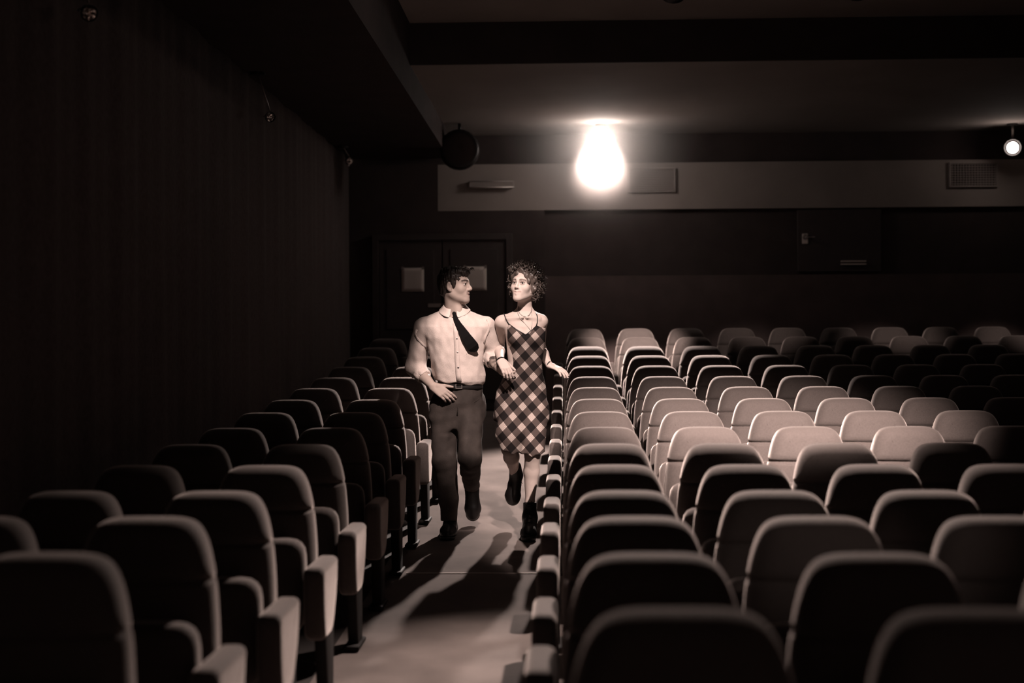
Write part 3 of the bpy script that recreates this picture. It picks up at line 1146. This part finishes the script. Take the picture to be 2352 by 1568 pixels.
    he((0, .076, .082), (.048, .026, .022), .015)
    he((.0, -.03, .098), (.06, .07, .028))
    for x in (-1, 1):
        h.cone(L(x * .072, .012, .05), L(x * .072, .008, -.012), .020, .011, .02)
    # hairline: the face and the ears stay free
    he((0, .150, -.020), (.110, .092, .100), .012, True)
    for x in (-1, 1):
        he((x * .080, -.014, -.016), (.025, .024, .036), .01, True)
    st = waves(3, 9, 160, 420, .0030, (1, 1, .45))
    h.warp(st)
    ho = sdf_obj('hair', h, .0035, M['hairm'], t, B)
    lst = []
    g = np.random.default_rng(11)
    for i in range(110):
        x, y = g.uniform(-.055, .055), g.uniform(-.05, .10)
        z = .102 + .008 * g.normal() * .5 - max(0, -y) * .25
        p0 = np.array([x, y, z])
        d = np.array([g.normal() * .3, .8 + g.normal() * .25, .02 + g.normal() * .18])
        d /= np.linalg.norm(d)
        ln_ = g.uniform(.015, .030)
        p1 = p0 + d * ln_ * .5 + np.array([0, 0, .006]); p2 = p0 + d * ln_ + np.array([0, .004, -.010 * g.random()])
        lst.append(([L(*p0) - B, L(*p1) - B, L(*p2) - B], [.003, .0024, .0008]))
    tubes('hair_tufts', lst, M['hairm'], ho, 5)
    # ---- shirt
    s = Sdf()
    s.loft([(712, 1044, Z + .01, .070, .070), (722, 1044, Z, .125, .088), (734, 1045, Z, .180, .108), (750, 1046, Z, .212, .125), (775, 1047, Z, .200, .138), (805, 1048, Z, .184, .142), (840, 1051, Z, .178, .142), (862, 1055, Z, .176, .146), (876, 1057, Z, .168, .142), (890, 1058, Z, .148, .12)], e=2.2)
    s.cone(J(1015, 731, Z), J(975, 752, Z + .03), .045, .066, .04)
    s.cone(J(1075, 731, Z), J(1114, 748, Z + .01), .045, .062, .04)
    e1c = el1 * .62 + wr1 * .38
    s.cone(sh1 + np.array([0, 0, -.01]), el1 + np.array([-.01, 0, .015]), .066, .070, .02)
    s.cone(el1 + np.array([-.01, 0, .015]), e1c, .068, .050, .025)
    s.cone(el1 + np.array([-.008, 0, -.02]), el1 + np.array([-.012, 0, -.045]), .035, .018, .03)
    e2c = el2 * .72 + wr2 * .28
    s.cone(sh2 + np.array([.0, 0, -.01]), el2 + np.array([.015, 0, .02]), .062, .062, .02)
    s.cone(el2 + np.array([.012, 0, .015]), e2c, .060, .052, .02)
    # raised seams where the sleeves are set in
    for c_, a_, b_ in ((J(966, 760, Z + .0), (957, 771), (984, 806)), (J(1122, 752, Z), (1127, 752), (1111, 790))):
        pass
    s.warp(waves(21, 10, 26, 70, .0050, (1, .6, .35)))
    s.warp(waves(22, 8, 90, 150, .0010, (1, .6, .5)))
    s.cut(lambda X, Y, Zz: (lambda q: (q[1] - (876 + (q[0] - 1005) * .10 + 2.5 * np.sin(q[0] * .13))) * .00288)(to_px(X, Y, Zz)))
    # neck opening
    s.cone(J(1046, 722, Z - .06), J(1046, 690, Z - .02), .052, .075, .008, True)
    s.cone(J(1044, 712, Z - .14), J(1043, 742, Z - .16), .035, .006, .008, True)
    so = sdf_obj('shirt', s, .0055, M['shirt'], t, B)
    so['label'] = 'pale cotton shirt with rolled sleeves'
    # rolled cuffs
    for nm, c_, ax, r_ in (('cuff', e1c, wr1 - el1, .046), ('cuff', e2c, wr2 - el2, .050)):
        ax = ax / np.linalg.norm(ax)
        q = Sdf()
        q.cone(c_ - ax * .022, c_ + ax * .016, r_ + .010, r_ + .004, .004)
        q.cone(c_ + ax * .010, c_ + ax * .07, r_ - .006, r_ - .004, .004, True)
        q.warp(waves(31, 6, 70, 150, .003))
        sdf_obj('cuff', q, .004, M['shirt'], so, B)
    # shoulder seams: frayed ridge of cloth
    def on(px, py, off=.002, solid=s):
        return solid.depth(px, py, Z - .45, Z + .3, off)
    for pl_ in ([(958, 757), (955, 766), (960, 778), (970, 790), (980, 801)], [(1119, 733), (1124, 745), (1122, 758), (1115, 772), (1111, 788)]):
        ribbon('shoulder_seam', [on(x, y, .004) for x, y in pl_], .008, .006, M['shirt'], so, B)
    pk = [(1045, 742), (1047, 765), (1049, 790), (1050, 815), (1051, 840), (1053, 862), (1055, 876)]
    ribbon('placket', [on(x, y, .006) for x, y in pk], .016, .004, M['shirt'], so, B)
    for y in (746, 776, 808, 842):
        p = on(1048 + (y - 746) * .05, y, .010)
        v, f = tube_vf([Vector(p - B), Vector(p - B + np.array([0, -.003, 0]))], .0058, 10)
        link('button', meshdata('button', v, f), M['button'], so)
    pkp = [(1070, 790), (1108, 788), (1109, 812), (1090, 822), (1072, 814)]
    ribbon('pocket_edge', [on(x, y, .001) for x, y in pkp + pkp[:1]], .003, .004, M['shirt'], so, B)
    # collar: a leaf folded down around the neck, open at the front
    cc = J(1044, 706, Z + .004)
    V, Fc = [], []
    ths = np.linspace(R(14), R(346), 49)          # 0 = front
    for i, th in enumerate(ths):
        fx, fy = math.sin(th), -math.cos(th)
        back = .5 - .5 * math.cos(th)
        edge = min(1, min(i, 48 - i) / 9)
        ztop = -.016 + .062 * back
        drop = .036 + .022 * (1 - edge)
        wob = .0015 * math.sin(9 * th)
        for r_, z_ in ((.060, ztop - .020), (.063, ztop - .003), (.068, ztop + .002), (.074, ztop - .003), (.082 + wob, ztop - drop * .5), (.104 + wob + .004 * (1 - edge), ztop - drop)):
            V.append(cc + np.array([fx * r_ * 1.04, fy * r_ * 1.12, z_]) - B)
    for i in range(48):
        for k in range(5):
            a_ = i * 6 + k
            Fc.append((a_, a_ + 6, a_ + 7, a_ + 1))
    co_ = link('collar', meshdata('collar', V, Fc), M['shirt'], so)
    md = co_.modifiers.new('thick', 'SOLIDIFY'); md.thickness = .004; md.offset = 0
    md = co_.modifiers.new('sub', 'SUBSURF'); md.levels = 1; md.render_levels = 1
    # ---- tie, loose and blown to the side
    pts = [J(1043, 720, Z - .112), J(1046, 729, Z - .135)] + [on(x, y, .010 + o_) for x, y, o_ in ((1052, 742, .012), (1061, 757, .018), (1071, 773, .024), (1081, 788, .028), (1087, 797, .028), (1091, 803, .027), (1093, 807, .026))]
    wd = [.009, .012, .018, .025, .031, .037, .039, .030, .012]
    ribbon('tie', pts, wd, .005, M['tie'], t, B)['label'] = 'loose black tie blown sideways'
    q = Sdf(); kp = J(1043, 723, Z - .116)
    q.cone(kp + np.array([0, 0, .010]), kp + np.array([.006, -.006, -.016]), .013, .010, .004)
    sdf_obj('tie_knot', q, .003, M['tie'], t, B)
    # ---- trousers
    s = Sdf()
    s.loft([(879, 1055, Z, .150, .118), (900, 1054, Z, .163, .126), (925, 1052, Z, .172, .132), (955, 1050, Z, .172, .128), (985, 1050, Z - .01, .150, .11)], e=2.3)
    k1, k2 = kn1, kn2
    s.cone(J(1018, 935, Z), k1, .096, .072, .03)
    s.cone(k1, J(1031, 1150, ZF + .06), .072, .062, .03)
    s.cone(J(1031, 1150, ZF + .06), J(1034, 1204, ZF + .07), .064, .060, .02)
    s.cone(J(1081, 935, Z), k2, .096, .074, .03)
    s.cone(k2, J(1083, 1098, Z + .10), .074, .060, .03)
    s.cone(J(1083, 1098, Z + .10), J(1084, 1112, Z + .17), .062, .056, .02)
    s.warp(waves(41, 10, 24, 60, .0055, (1, .6, .40)))
    s.warp(waves(43, 8, 50, 110, .0018, (.7, .4, 1)))
    s.cut(lambda X, Y, Zz: (lambda q_: (q_[1] - 1196) * .00288)(to_px(X, Y, Zz)))
    s.cut(lambda X, Y, Zz: (lambda q_: (880 - q_[1]) * .00288)(to_px(X, Y, Zz)))
    tr = sdf_obj('trousers', s, .0065, M['denim'], t, B)
    ribbon('fly_seam', [s.depth(x, y, Z - .4, Z + .3, .0) for x, y in ((1053, 897), (1053, 915), (1052, 935), (1050, 955))], .004, .005, M['denim'], tr, B)
    for pl_ in ([(995, 902), (1005, 918), (1018, 926)], [(1108, 900), (1100, 916), (1088, 924)]):
        ribbon('pocket_seam', [s.depth(x, y, Z - .4, Z + .3, .0) for x, y in pl_], .004, .005, M['denim'], tr, B)
    q = Sdf()
    q.loft([(877, 1055, Z, .156, .124), (886, 1055, Z, .160, .127), (894, 1054, Z, .165, .129)], e=2.3)
    be = sdf_obj('belt', q, .005, M['leather'], t, B)
    p = q.depth(1054, 887, Z - .4, Z + .3, .004)
    boxes('buckle', [(-.022, .022, -.004, .002, .011, .015), (-.022, .022, -.004, .002, -.015, -.011), (-.022, -.018, -.004, .002, -.011, .011), (.018, .022, -.004, .002, -.011, .011)], M['steel'], be).location = p - B
    # ---- shoes
    q = Sdf()
    hl = J(1034, 1212, ZF + .12)
    q.cone(hl, toe1, .048, .052, .02)
    q.cone(J(1034, 1196, ZF + .08), hl, .046, .042, .03)
    q.cone(toe1, toe1 + np.array([-.004, -.045, -.012]), .052, .040, .03)
    fz = floor_z(toe1[1]) + .022
    q.cut(lambda X, Y, Zz: fz - Zz)
    q1 = sdf_obj('shoe', q, .005, M['leather'], t, B)
    q = Sdf()
    q.cone(hl, toe1 + np.array([-.004, -.045, -.012]), .051, .055, .02)
    q.cut(lambda X, Y, Zz: np.maximum(fz - .020 - Zz, Zz - fz))
    sdf_obj('sole', q, .005, M['leather'], q1, B)
    q = Sdf()
    a2 = J(1083, 1100, Z + .20)
    q.cone(a2, J(1084, 1122, Z + .225), .044, .046, .02)
    q.cone(J(1084, 1122, Z + .225), J(1086, 1168, Z + .24), .046, .054, .02)
    q.cone(J(1086, 1168, Z + .24), J(1086, 1180, Z + .235), .054, .044, .02)
    q2 = sdf_obj('shoe', q, .005, M['leather'], t, B)
    q = Sdf()
    q.cone(J(1084, 1108, Z + .262), J(1086, 1180, Z + .275), .044, .050, .02, flat=((0, 1, 0), .35))
    sdf_obj('sole', q, .005, M['leather'], q2, B)
    return dict(Z=Z, wr2=wr2, d2=d2)

# ================================================================== the woman
def build_woman(man):
    ZF = on_floor(1214, 1234) + .02
    B = np.array([*at(1205, 1234, ZF + .06).xy, 0.0]); B[2] = floor_z(B[1])
    t = tag(empty('person', B), 'curly-haired woman in plaid strap dress and black ankle boots, running', 'person')
    Z = ZF + .09
    cH = J(1203, 654, Z - .04)
    yaw = R(-26)
    S_ = .96
    Rm = frame_of((math.sin(yaw), -math.cos(yaw), .10), (.06, 0, 1))
    s = Sdf()
    s.loft([(714, 1205, Z + .01, .055, .050), (724, 1204, Z, .095, .062), (735, 1202, Z, .130, .078), (750, 1202, Z, .132, .092), (775, 1204, Z, .122, .100), (800, 1204, Z, .116, .090), (830, 1204, Z, .108, .084), (860, 1203, Z, .120, .092), (900, 1202, Z, .132, .098), (945, 1202, Z, .135, .095)], e=2.1)
    for x in (1187, 1222):
        s.ell(J(x, 775, Z - .065), (.050, .048, .050), None, .03)
    sh1, el1, wr1 = J(1153, 740, Z + .02), J(1146, 796, Z + .20), J(1150, 828, Z - .12)
    sh2, el2, wr2 = J(1242, 738, Z + .02), J(1241, 800, Z + .19), J(1262, 839, Z + .07)
    for sh, el, wr in ((sh1, el1, wr1), (sh2, el2, wr2)):
        s.cone(sh, el, .043, .034, .03)
        s.cone(el, el * .65 + wr * .35, .035, .034, .02)
        s.cone(el * .65 + wr * .35, wr, .034, .0215, .02)
    s.cone(J(1190, 724, Z), sh1, .035, .040, .03)
    s.cone(J(1217, 724, Z), sh2, .035, .040, .03)
    hp1, kn1, an1 = J(1182, 925, Z), J(1170, 1030, Z - .16), J(1181, 1080, Z + .22)
    hp2, kn2, an2 = J(1222, 925, Z), J(1223, 1040, Z - .10), J(1217, 1152, ZF + .06)
    for hp, kn, an in ((hp1, kn1, an1), (hp2, kn2, an2)):
        cf = kn * .62 + an * .38 + np.array([0, .02, 0])
        s.cone(hp, kn, .078, .052, .03)
        s.cone(kn, cf, .050, .051, .02)
        s.cone(cf, an, .051, .030, .02)
    toe2 = J(1214, 1226, ZF - .10); toe1 = J(1179, 1140, Z + .27)
    for an, hl_, to in ((an2, J(1216, 1212, ZF + .09), toe2), (an1, J(1183, 1108, Z + .275), toe1)):
        s.cone(an, hl_, .030, .024, .02)
        s.cone(hl_, to, .024, .022, .02)
    nk = J(1205, 722, Z + .01)
    s.cone(nk, cH + Rm @ np.array([0, -.026, -.05]), .050, .046, .03)
    # collar bones
    s.cone(J(1200, 729, Z - .085), J(1165, 731, Z - .04), .009, .008, .02)
    s.cone(J(1211, 729, Z - .085), J(1238, 731, Z - .04), .009, .008, .02)
    L = head_sdf(s, cH, Rm, S_, False, 1.0, .15)
    d1 = J(1172, 862, Z - .22) - wr1
    tips1 = hand_sdf(s, wr1, d1, (.15, -.85, .45), -1, [.42, .5, .5, .45], thumb=(.75, .5, .35), sc_=.92)
    d2 = J(1292, 850, Z + .02) - wr2
    tips2 = hand_sdf(s, wr2, d2, (.25, -.35, .9), -1, [.30, .34, .36, .38], thumb=(.80, .35, .50), sc_=.88)
    hd = np.array([.12, .14, .14])
    c1, c2 = wr1 + d1 * .9, wr2 + d2 * .9
    body = sdf_obj('body', s, .0085, M['skin'], t, B, [(np.array([B[0] - .55, B[1] - .6, J(1205, 905, Z)[2]]), np.array([B[0] + .55, B[1] + .6, 3.0]), .0037)])
    skin = np.array([.60, .485, .44])
    fns = []
    for x in (-1, 1):
        fns += [(seg_w(L(0, .094, -.058), L(x * .026, .083, -.056), .0080), (.38, .245, .22)), (seg_w(L(0, .094, -.0755), L(x * .024, .083, -.060), .0085), (.38, .245, .22)),
                (seg_w(L(0, .090, -.0665), L(x * .018, .085, -.0600), .0034), (.55, .48, .45))]
    for x in (-1, 1):
        fns += [(seg_w(L(x * .015, .092, .024), L(x * .034, .088, .029), .0065), (.15, .11, .095)),
                (seg_w(L(x * .034, .088, .029), L(x * .050, .072, .023), .0055), (.15, .11, .095)),
                (lambda P, x=x: .85 * blob(L(x * .033, .088, .005), .024)(P), (.20, .14, .125)),  # her eye sockets darkened in the skin colour as shade
                (blob(L(x * .0095, .104, -.040), .006), (.16, .10, .09))]
    paint(body, skin, fns)
    for x in (-1, 1):
        eye(body, B, L, x, S_, Rm @ np.array([-.25, 1, -.05]))
    for tp, dr in tips1[:4] + tips2[:4]:
        bm = bmesh.new(); bmesh.ops.create_uvsphere(bm, u_segments=8, v_segments=6, radius=.0058)
        me = bpy.data.meshes.new('fingernail'); bm.to_mesh(me); bm.free()
        o = link('fingernail', me, M['nail'], body); o.location = tp + dr * .0035 - B + np.array([0, -.003, .002])
    # ---- hair: a dark mass with many curls springing from it
    h = Sdf()
    def he(p, r, k=.02, sub=False):
        h.ell(L(*p), np.array(r) * S_, Rm, k, sub)
    he((0, -.026, .046), (.096, .112, .094))
    he((0, -.070, -.030), (.088, .055, .085))
    for x in (-1, 1):
        he((x * .076, -.028, -.01), (.030, .048, .066))
    he((0, .150, -.065), (.078, .120, .115), .010, True)
    he((0, .085, -.03), (.066, .06, .088), .012, True)
    h.warp(waves(5, 9, 90, 220, .007))
    ho = sdf_obj('hair', h, .005, M['hairw'], t, B)
    ho['label'] = 'short brown curly hair tossed by running'
    g = np.random.default_rng(3)
    lst = []
    while len(lst) < 520:
        th = g.uniform(0, 2 * math.pi); ph = math.asin(g.uniform(-.8, 1))
        d = np.array([math.cos(ph) * math.cos(th), math.cos(ph) * math.sin(th), math.sin(ph)])
        if d[1] > .22 and d[2] < .48:
            continue
        if d[1] > .74:
            continue
        p0 = np.array([0, -.024, .024]) + d * np.array([.090, .104, .092])
        grow = d + np.array([g.normal() * .35, -.10 + g.normal() * .3, .30 * max(0, d[2]) - .55 * max(0, .25 - d[2]) + g.normal() * .3])
        grow /= np.linalg.norm(grow)
        ln_ = g.uniform(.025, .066) * (1.25 if d[2] > .4 or d[0] < -.5 else 1.0)
        u = np.cross(grow, [0.3, .1, 1.0]); u /= np.linalg.norm(u) + 1e-9
        v_ = np.cross(grow, u)
        turns = g.uniform(1.2, 2.4); rr = g.uniform(.006, .013); p_ = g.uniform(0, 6.28)
        pts, rad = [], []
        for i in range(17):
            f_ = i / 16
            a_ = p_ + turns * 6.28 * f_
            q = p0 + grow * (ln_ * (f_ - .12)) + (u * math.cos(a_) + v_ * math.sin(a_)) * rr * min(1, f_ * 2.2)
            pts.append(L(*q) - B); rad.append(.0034 * (1 - .6 * f_) + .0007)
        lst.append((pts, rad))
    cu = tubes('curls', lst, M['hairw'], ho, 5)
    cu['kind'] = 'stuff'
    # ---- dress
    s2 = Sdf()
    s2.loft([(738, 1202, Z, .120, .078), (752, 1203, Z, .134, .100), (775, 1204, Z, .130, .108), (800, 1205, Z, .124, .100), (830, 1206, Z, .116, .094), (860, 1204, Z, .128, .102), (895, 1200, Z, .160, .116), (930, 1197, Z, .178, .124), (960, 1198, Z, .170, .12)], e=2.1)
    for x in (1187, 1222):
        s2.ell(J(x, 776, Z - .066), (.056, .052, .054), None, .03)
    s2.cone(J(1222, 940, Z - .03), J(1224, 1060, Z - .12), .096, .086, .04)
    s2.cone(J(1178, 935, Z - .04), J(1170, 1000, Z - .15), .100, .082, .04)
    s2.cone(J(1170, 1000, Z - .15), J(1170, 1060, Z - .19), .082, .070, .04)
    s2.cone(J(1205, 940, Z + .03), J(1200, 1045, Z + .06), .09, .06, .05)
    s2.cone(J(1165, 915, Z), J(1143, 960, Z + .03), .065, .030, .05)
    s2.warp(waves(61, 9, 28, 75, .0055, (1, .7, .25)))
    xs_ = [1120, 1163, 1170, 1186, 1207, 1222, 1232, 1245, 1290]
    yt_ = [752, 745, 743, 755, 767, 757, 747, 752, 760]
    s2.cut(lambda X, Y, Zz: (lambda q_: np.where(Y < B[1] + .02, np.interp(q_[0], xs_, yt_), 760) - q_[1])(to_px(X, Y, Zz)) * .00288)
    s2.cut(lambda X, Y, Zz: (lambda q_: q_[1] - np.interp(q_[0], [1120, 1150, 1175, 1196, 1225, 1250], [960, 1030, 1042, 1040, 1048, 1040]) - 2 * np.sin(q_[0] * .3))(to_px(X, Y, Zz)) * .00288)
    do = sdf_obj('dress', s2, .0055, M['plaid'], t, B)
    do['label'] = 'bias-cut plaid dress with thin straps'
    def on(px, py, off=.002):
        return s.depth(px, py, Z - .45, Z + .35, off)
    for pl_ in ([(1157, 719), (1158, 722), (1160, 727), (1162, 732), (1165, 738), (1169, 745)], [(1231, 719), (1233, 723), (1234, 728), (1234, 734), (1234, 740), (1232, 748)]):
        tubes('strap', [([on(x, y, .005) - B for x, y in pl_], .0036)], M['leather'], do, 6)
    ed = [(1169, 744), (1177, 750), (1186, 757), (1197, 763), (1207, 769), (1215, 763), (1222, 758), (1232, 748)]
    tubes('neck_edge', [([s2.depth(x, y, Z - .45, Z + .35, .002) - B for x, y in ed], .0036)], M['leather'], do, 6)
    # necklaces
    for pl_, r_ in (([(1190, 703), (1190, 711), (1194, 720), (1201, 726), (1209, 727), (1216, 723), (1220, 715), (1221, 707)], .0024),
                    ([(1190, 708), (1189, 718), (1194, 729), (1203, 740), (1213, 751), (1220, 760)], .0016), ([(1220, 760), (1222, 745), (1222, 730), (1221, 718), (1221, 709)], .0016)):
        o = tubes('chain', [([on(x, y, .003) - B for x, y in pl_], r_)], M['steel'], body, 6)
    # bracelets
    for wr, d, r_ in ((wr1, d1, .027), (wr2, d2, .0245)):
        dn = d / np.linalg.norm(d)
        u = np.cross(dn, [0, 0, 1]); u /= np.linalg.norm(u); v_ = np.cross(dn, u)
        tubes('bracelet', [([wr - dn * .004 + (u * math.cos(a_) + v_ * math.sin(a_)) * r_ - B for a_ in np.linspace(0, 2 * math.pi, 21)], .0042)], M['leather'], t, 6)
    # ---- boots
    q = Sdf()
    hl = J(1216, 1216, ZF + .11)
    q.cone(J(1217, 1156, ZF + .06), J(1217, 1190, ZF + .075), .045, .045, .01)
    q.cone(J(1217, 1190, ZF + .075), hl, .045, .043, .03)
    q.cone(hl, toe2, .042, .046, .03)
    q.cone(J(1217, 1188, ZF + .05), toe2, .040, .042, .03)
    q.cone(toe2, toe2 + np.array([0, -.035, -.012]), .046, .038, .03)
    q.cut(lambda X, Y, Zz: (lambda q_: 1153 - q_[1])(to_px(X, Y, Zz)) * .00288)
    fz = floor_z(toe2[1]) + .030
    q.cut(lambda X, Y, Zz: fz - Zz)
    bo = sdf_obj('boot', q, .0045, M['leather'], t, B)
    qb = q
    q = Sdf()
    q.cone(hl, toe2 + np.array([0, -.035, -.012]), .048, .052, .02)
    q.cut(lambda X, Y, Zz: np.maximum(fz - .028 - Zz, Zz - fz))
    sdf_obj('sole', q, .005, M['leather'], bo, B)
    for i in range(5):
        y = 1162 + i * 9
        pts = [qb.depth(x, y + (1 if abs(x - 1216) < 6 else 0), Z - .5, Z + .4, .003) - B for x in (1208, 1213, 1218, 1223)]
        tubes('lace', [(pts, .0026)], M['leather'], bo, 5)
    p = qb.depth(1217, 1158, Z - .5, Z + .4, .006) - B
    for sx in (-1, 1):
        tubes('lace_loop', [([p, p + np.array([sx * .012, -.006, .022]), p + np.array([sx * .022, -.008, .010]), p + np.array([sx * .012, -.006, -.004]), p], .0022)], M['leather'], bo, 5)
    q = Sdf()
    q.cone(J(1183, 1072, Z + .20), J(1186, 1092, Z + .27), .043, .046, .02)
    q.cone(J(1186, 1090, Z + .26), J(1181, 1112, Z + .28), .040, .040, .02)
    q.cone(J(1181, 1112, Z + .28), J(1178, 1138, Z + .285), .041, .052, .02)
    q.cone(J(1178, 1138, Z + .285), J(1178, 1146, Z + .28), .052, .045, .02)
    bo = sdf_obj('boot', q, .0045, M['leather'], t, B)
    q = Sdf()
    q.cone(J(1187, 1092, Z + .305), J(1178, 1143, Z + .318), .040, .050, .02, flat=((0, 1, 0), .35))
    sdf_obj('sole', q, .005, M['leather'], bo, B)
    p0 = J(1193, 1106, Z + .23) - B
    tubes('lace_loop', [([p0, p0 + np.array([.012, 0, -.004]), p0 + np.array([.022, 0, -.012])], .002)], M['leather'], bo, 5)
    # sock on the lifted foot, dark stocking shadowed under the skirt is bare skin

def plaid():
    m = bpy.data.materials.new('bias plaid cotton')
    m.use_nodes = True
    nt = m.node_tree
    b = nt.nodes['Principled BSDF']
    b.inputs['Roughness'].default_value = .85
    b.inputs['Specular IOR Level'].default_value = .15
    tc = nt.nodes.new('ShaderNodeTexCoord')
    sp = nt.nodes.new('ShaderNodeSeparateXYZ')
    nt.links.new(tc.outputs['Object'], sp.inputs[0])
    def math_(op, a, b_=None, val=None):
        n = nt.nodes.new('ShaderNodeMath'); n.operation = op
        for i, q in enumerate((a, b_)):
            if q is None:
                continue
            if isinstance(q, (int, float)):
                n.inputs[i].default_value = q
            else:
                nt.links.new(q, n.inputs[i])
        return n.outputs[0]
    def bands(cx, cz, off):
        u = math_('ADD', math_('MULTIPLY', sp.outputs['X'], cx), math_('MULTIPLY', sp.outputs['Z'], cz))
        u = math_('ADD', math_('DIVIDE', u, .090), off + 50)
        fr = math_('FRACT', u)
        wide = math_('LESS_THAN', fr, .46)
        fine = math_('LESS_THAN', math_('FRACT', math_('MULTIPLY', fr, 11.0)), .35)
        return wide, math_('MULTIPLY', wide, fine)
    w1, f1 = bands(.77, .64, .15)
    w2, f2 = bands(-.70, .71, .4)
    s_ = math_('ADD', w1, w2)                      # 0 dark, 1 mid, 2 light
    r = nt.nodes.new('ShaderNodeValToRGB')
    r.color_ramp.interpolation = 'CONSTANT'
    e = r.color_ramp.elements
    e[0].position = 0; e[0].color = (.012, .009, .009, 1)
    e[1].position = .34; e[1].color = (.085, .062, .056, 1)
    x = e.new(.8); x.color = (.52, .42, .38, 1)
    nt.links.new(math_('MULTIPLY', s_, .5), r.inputs[0])
    mx = nt.nodes.new('ShaderNodeMix'); mx.data_type = 'RGBA'
    nt.links.new(math_('MULTIPLY', math_('ADD', f1, f2), .28), mx.inputs['Factor'])
    nt.links.new(r.outputs[0], mx.inputs['A'])
    mx.inputs['B'].default_value = (.05, .037, .034, 1)
    nt.links.new(mx.outputs['Result'], b.inputs['Base Color'])
    return m
M['plaid'] = plaid()
build_woman(build_man())
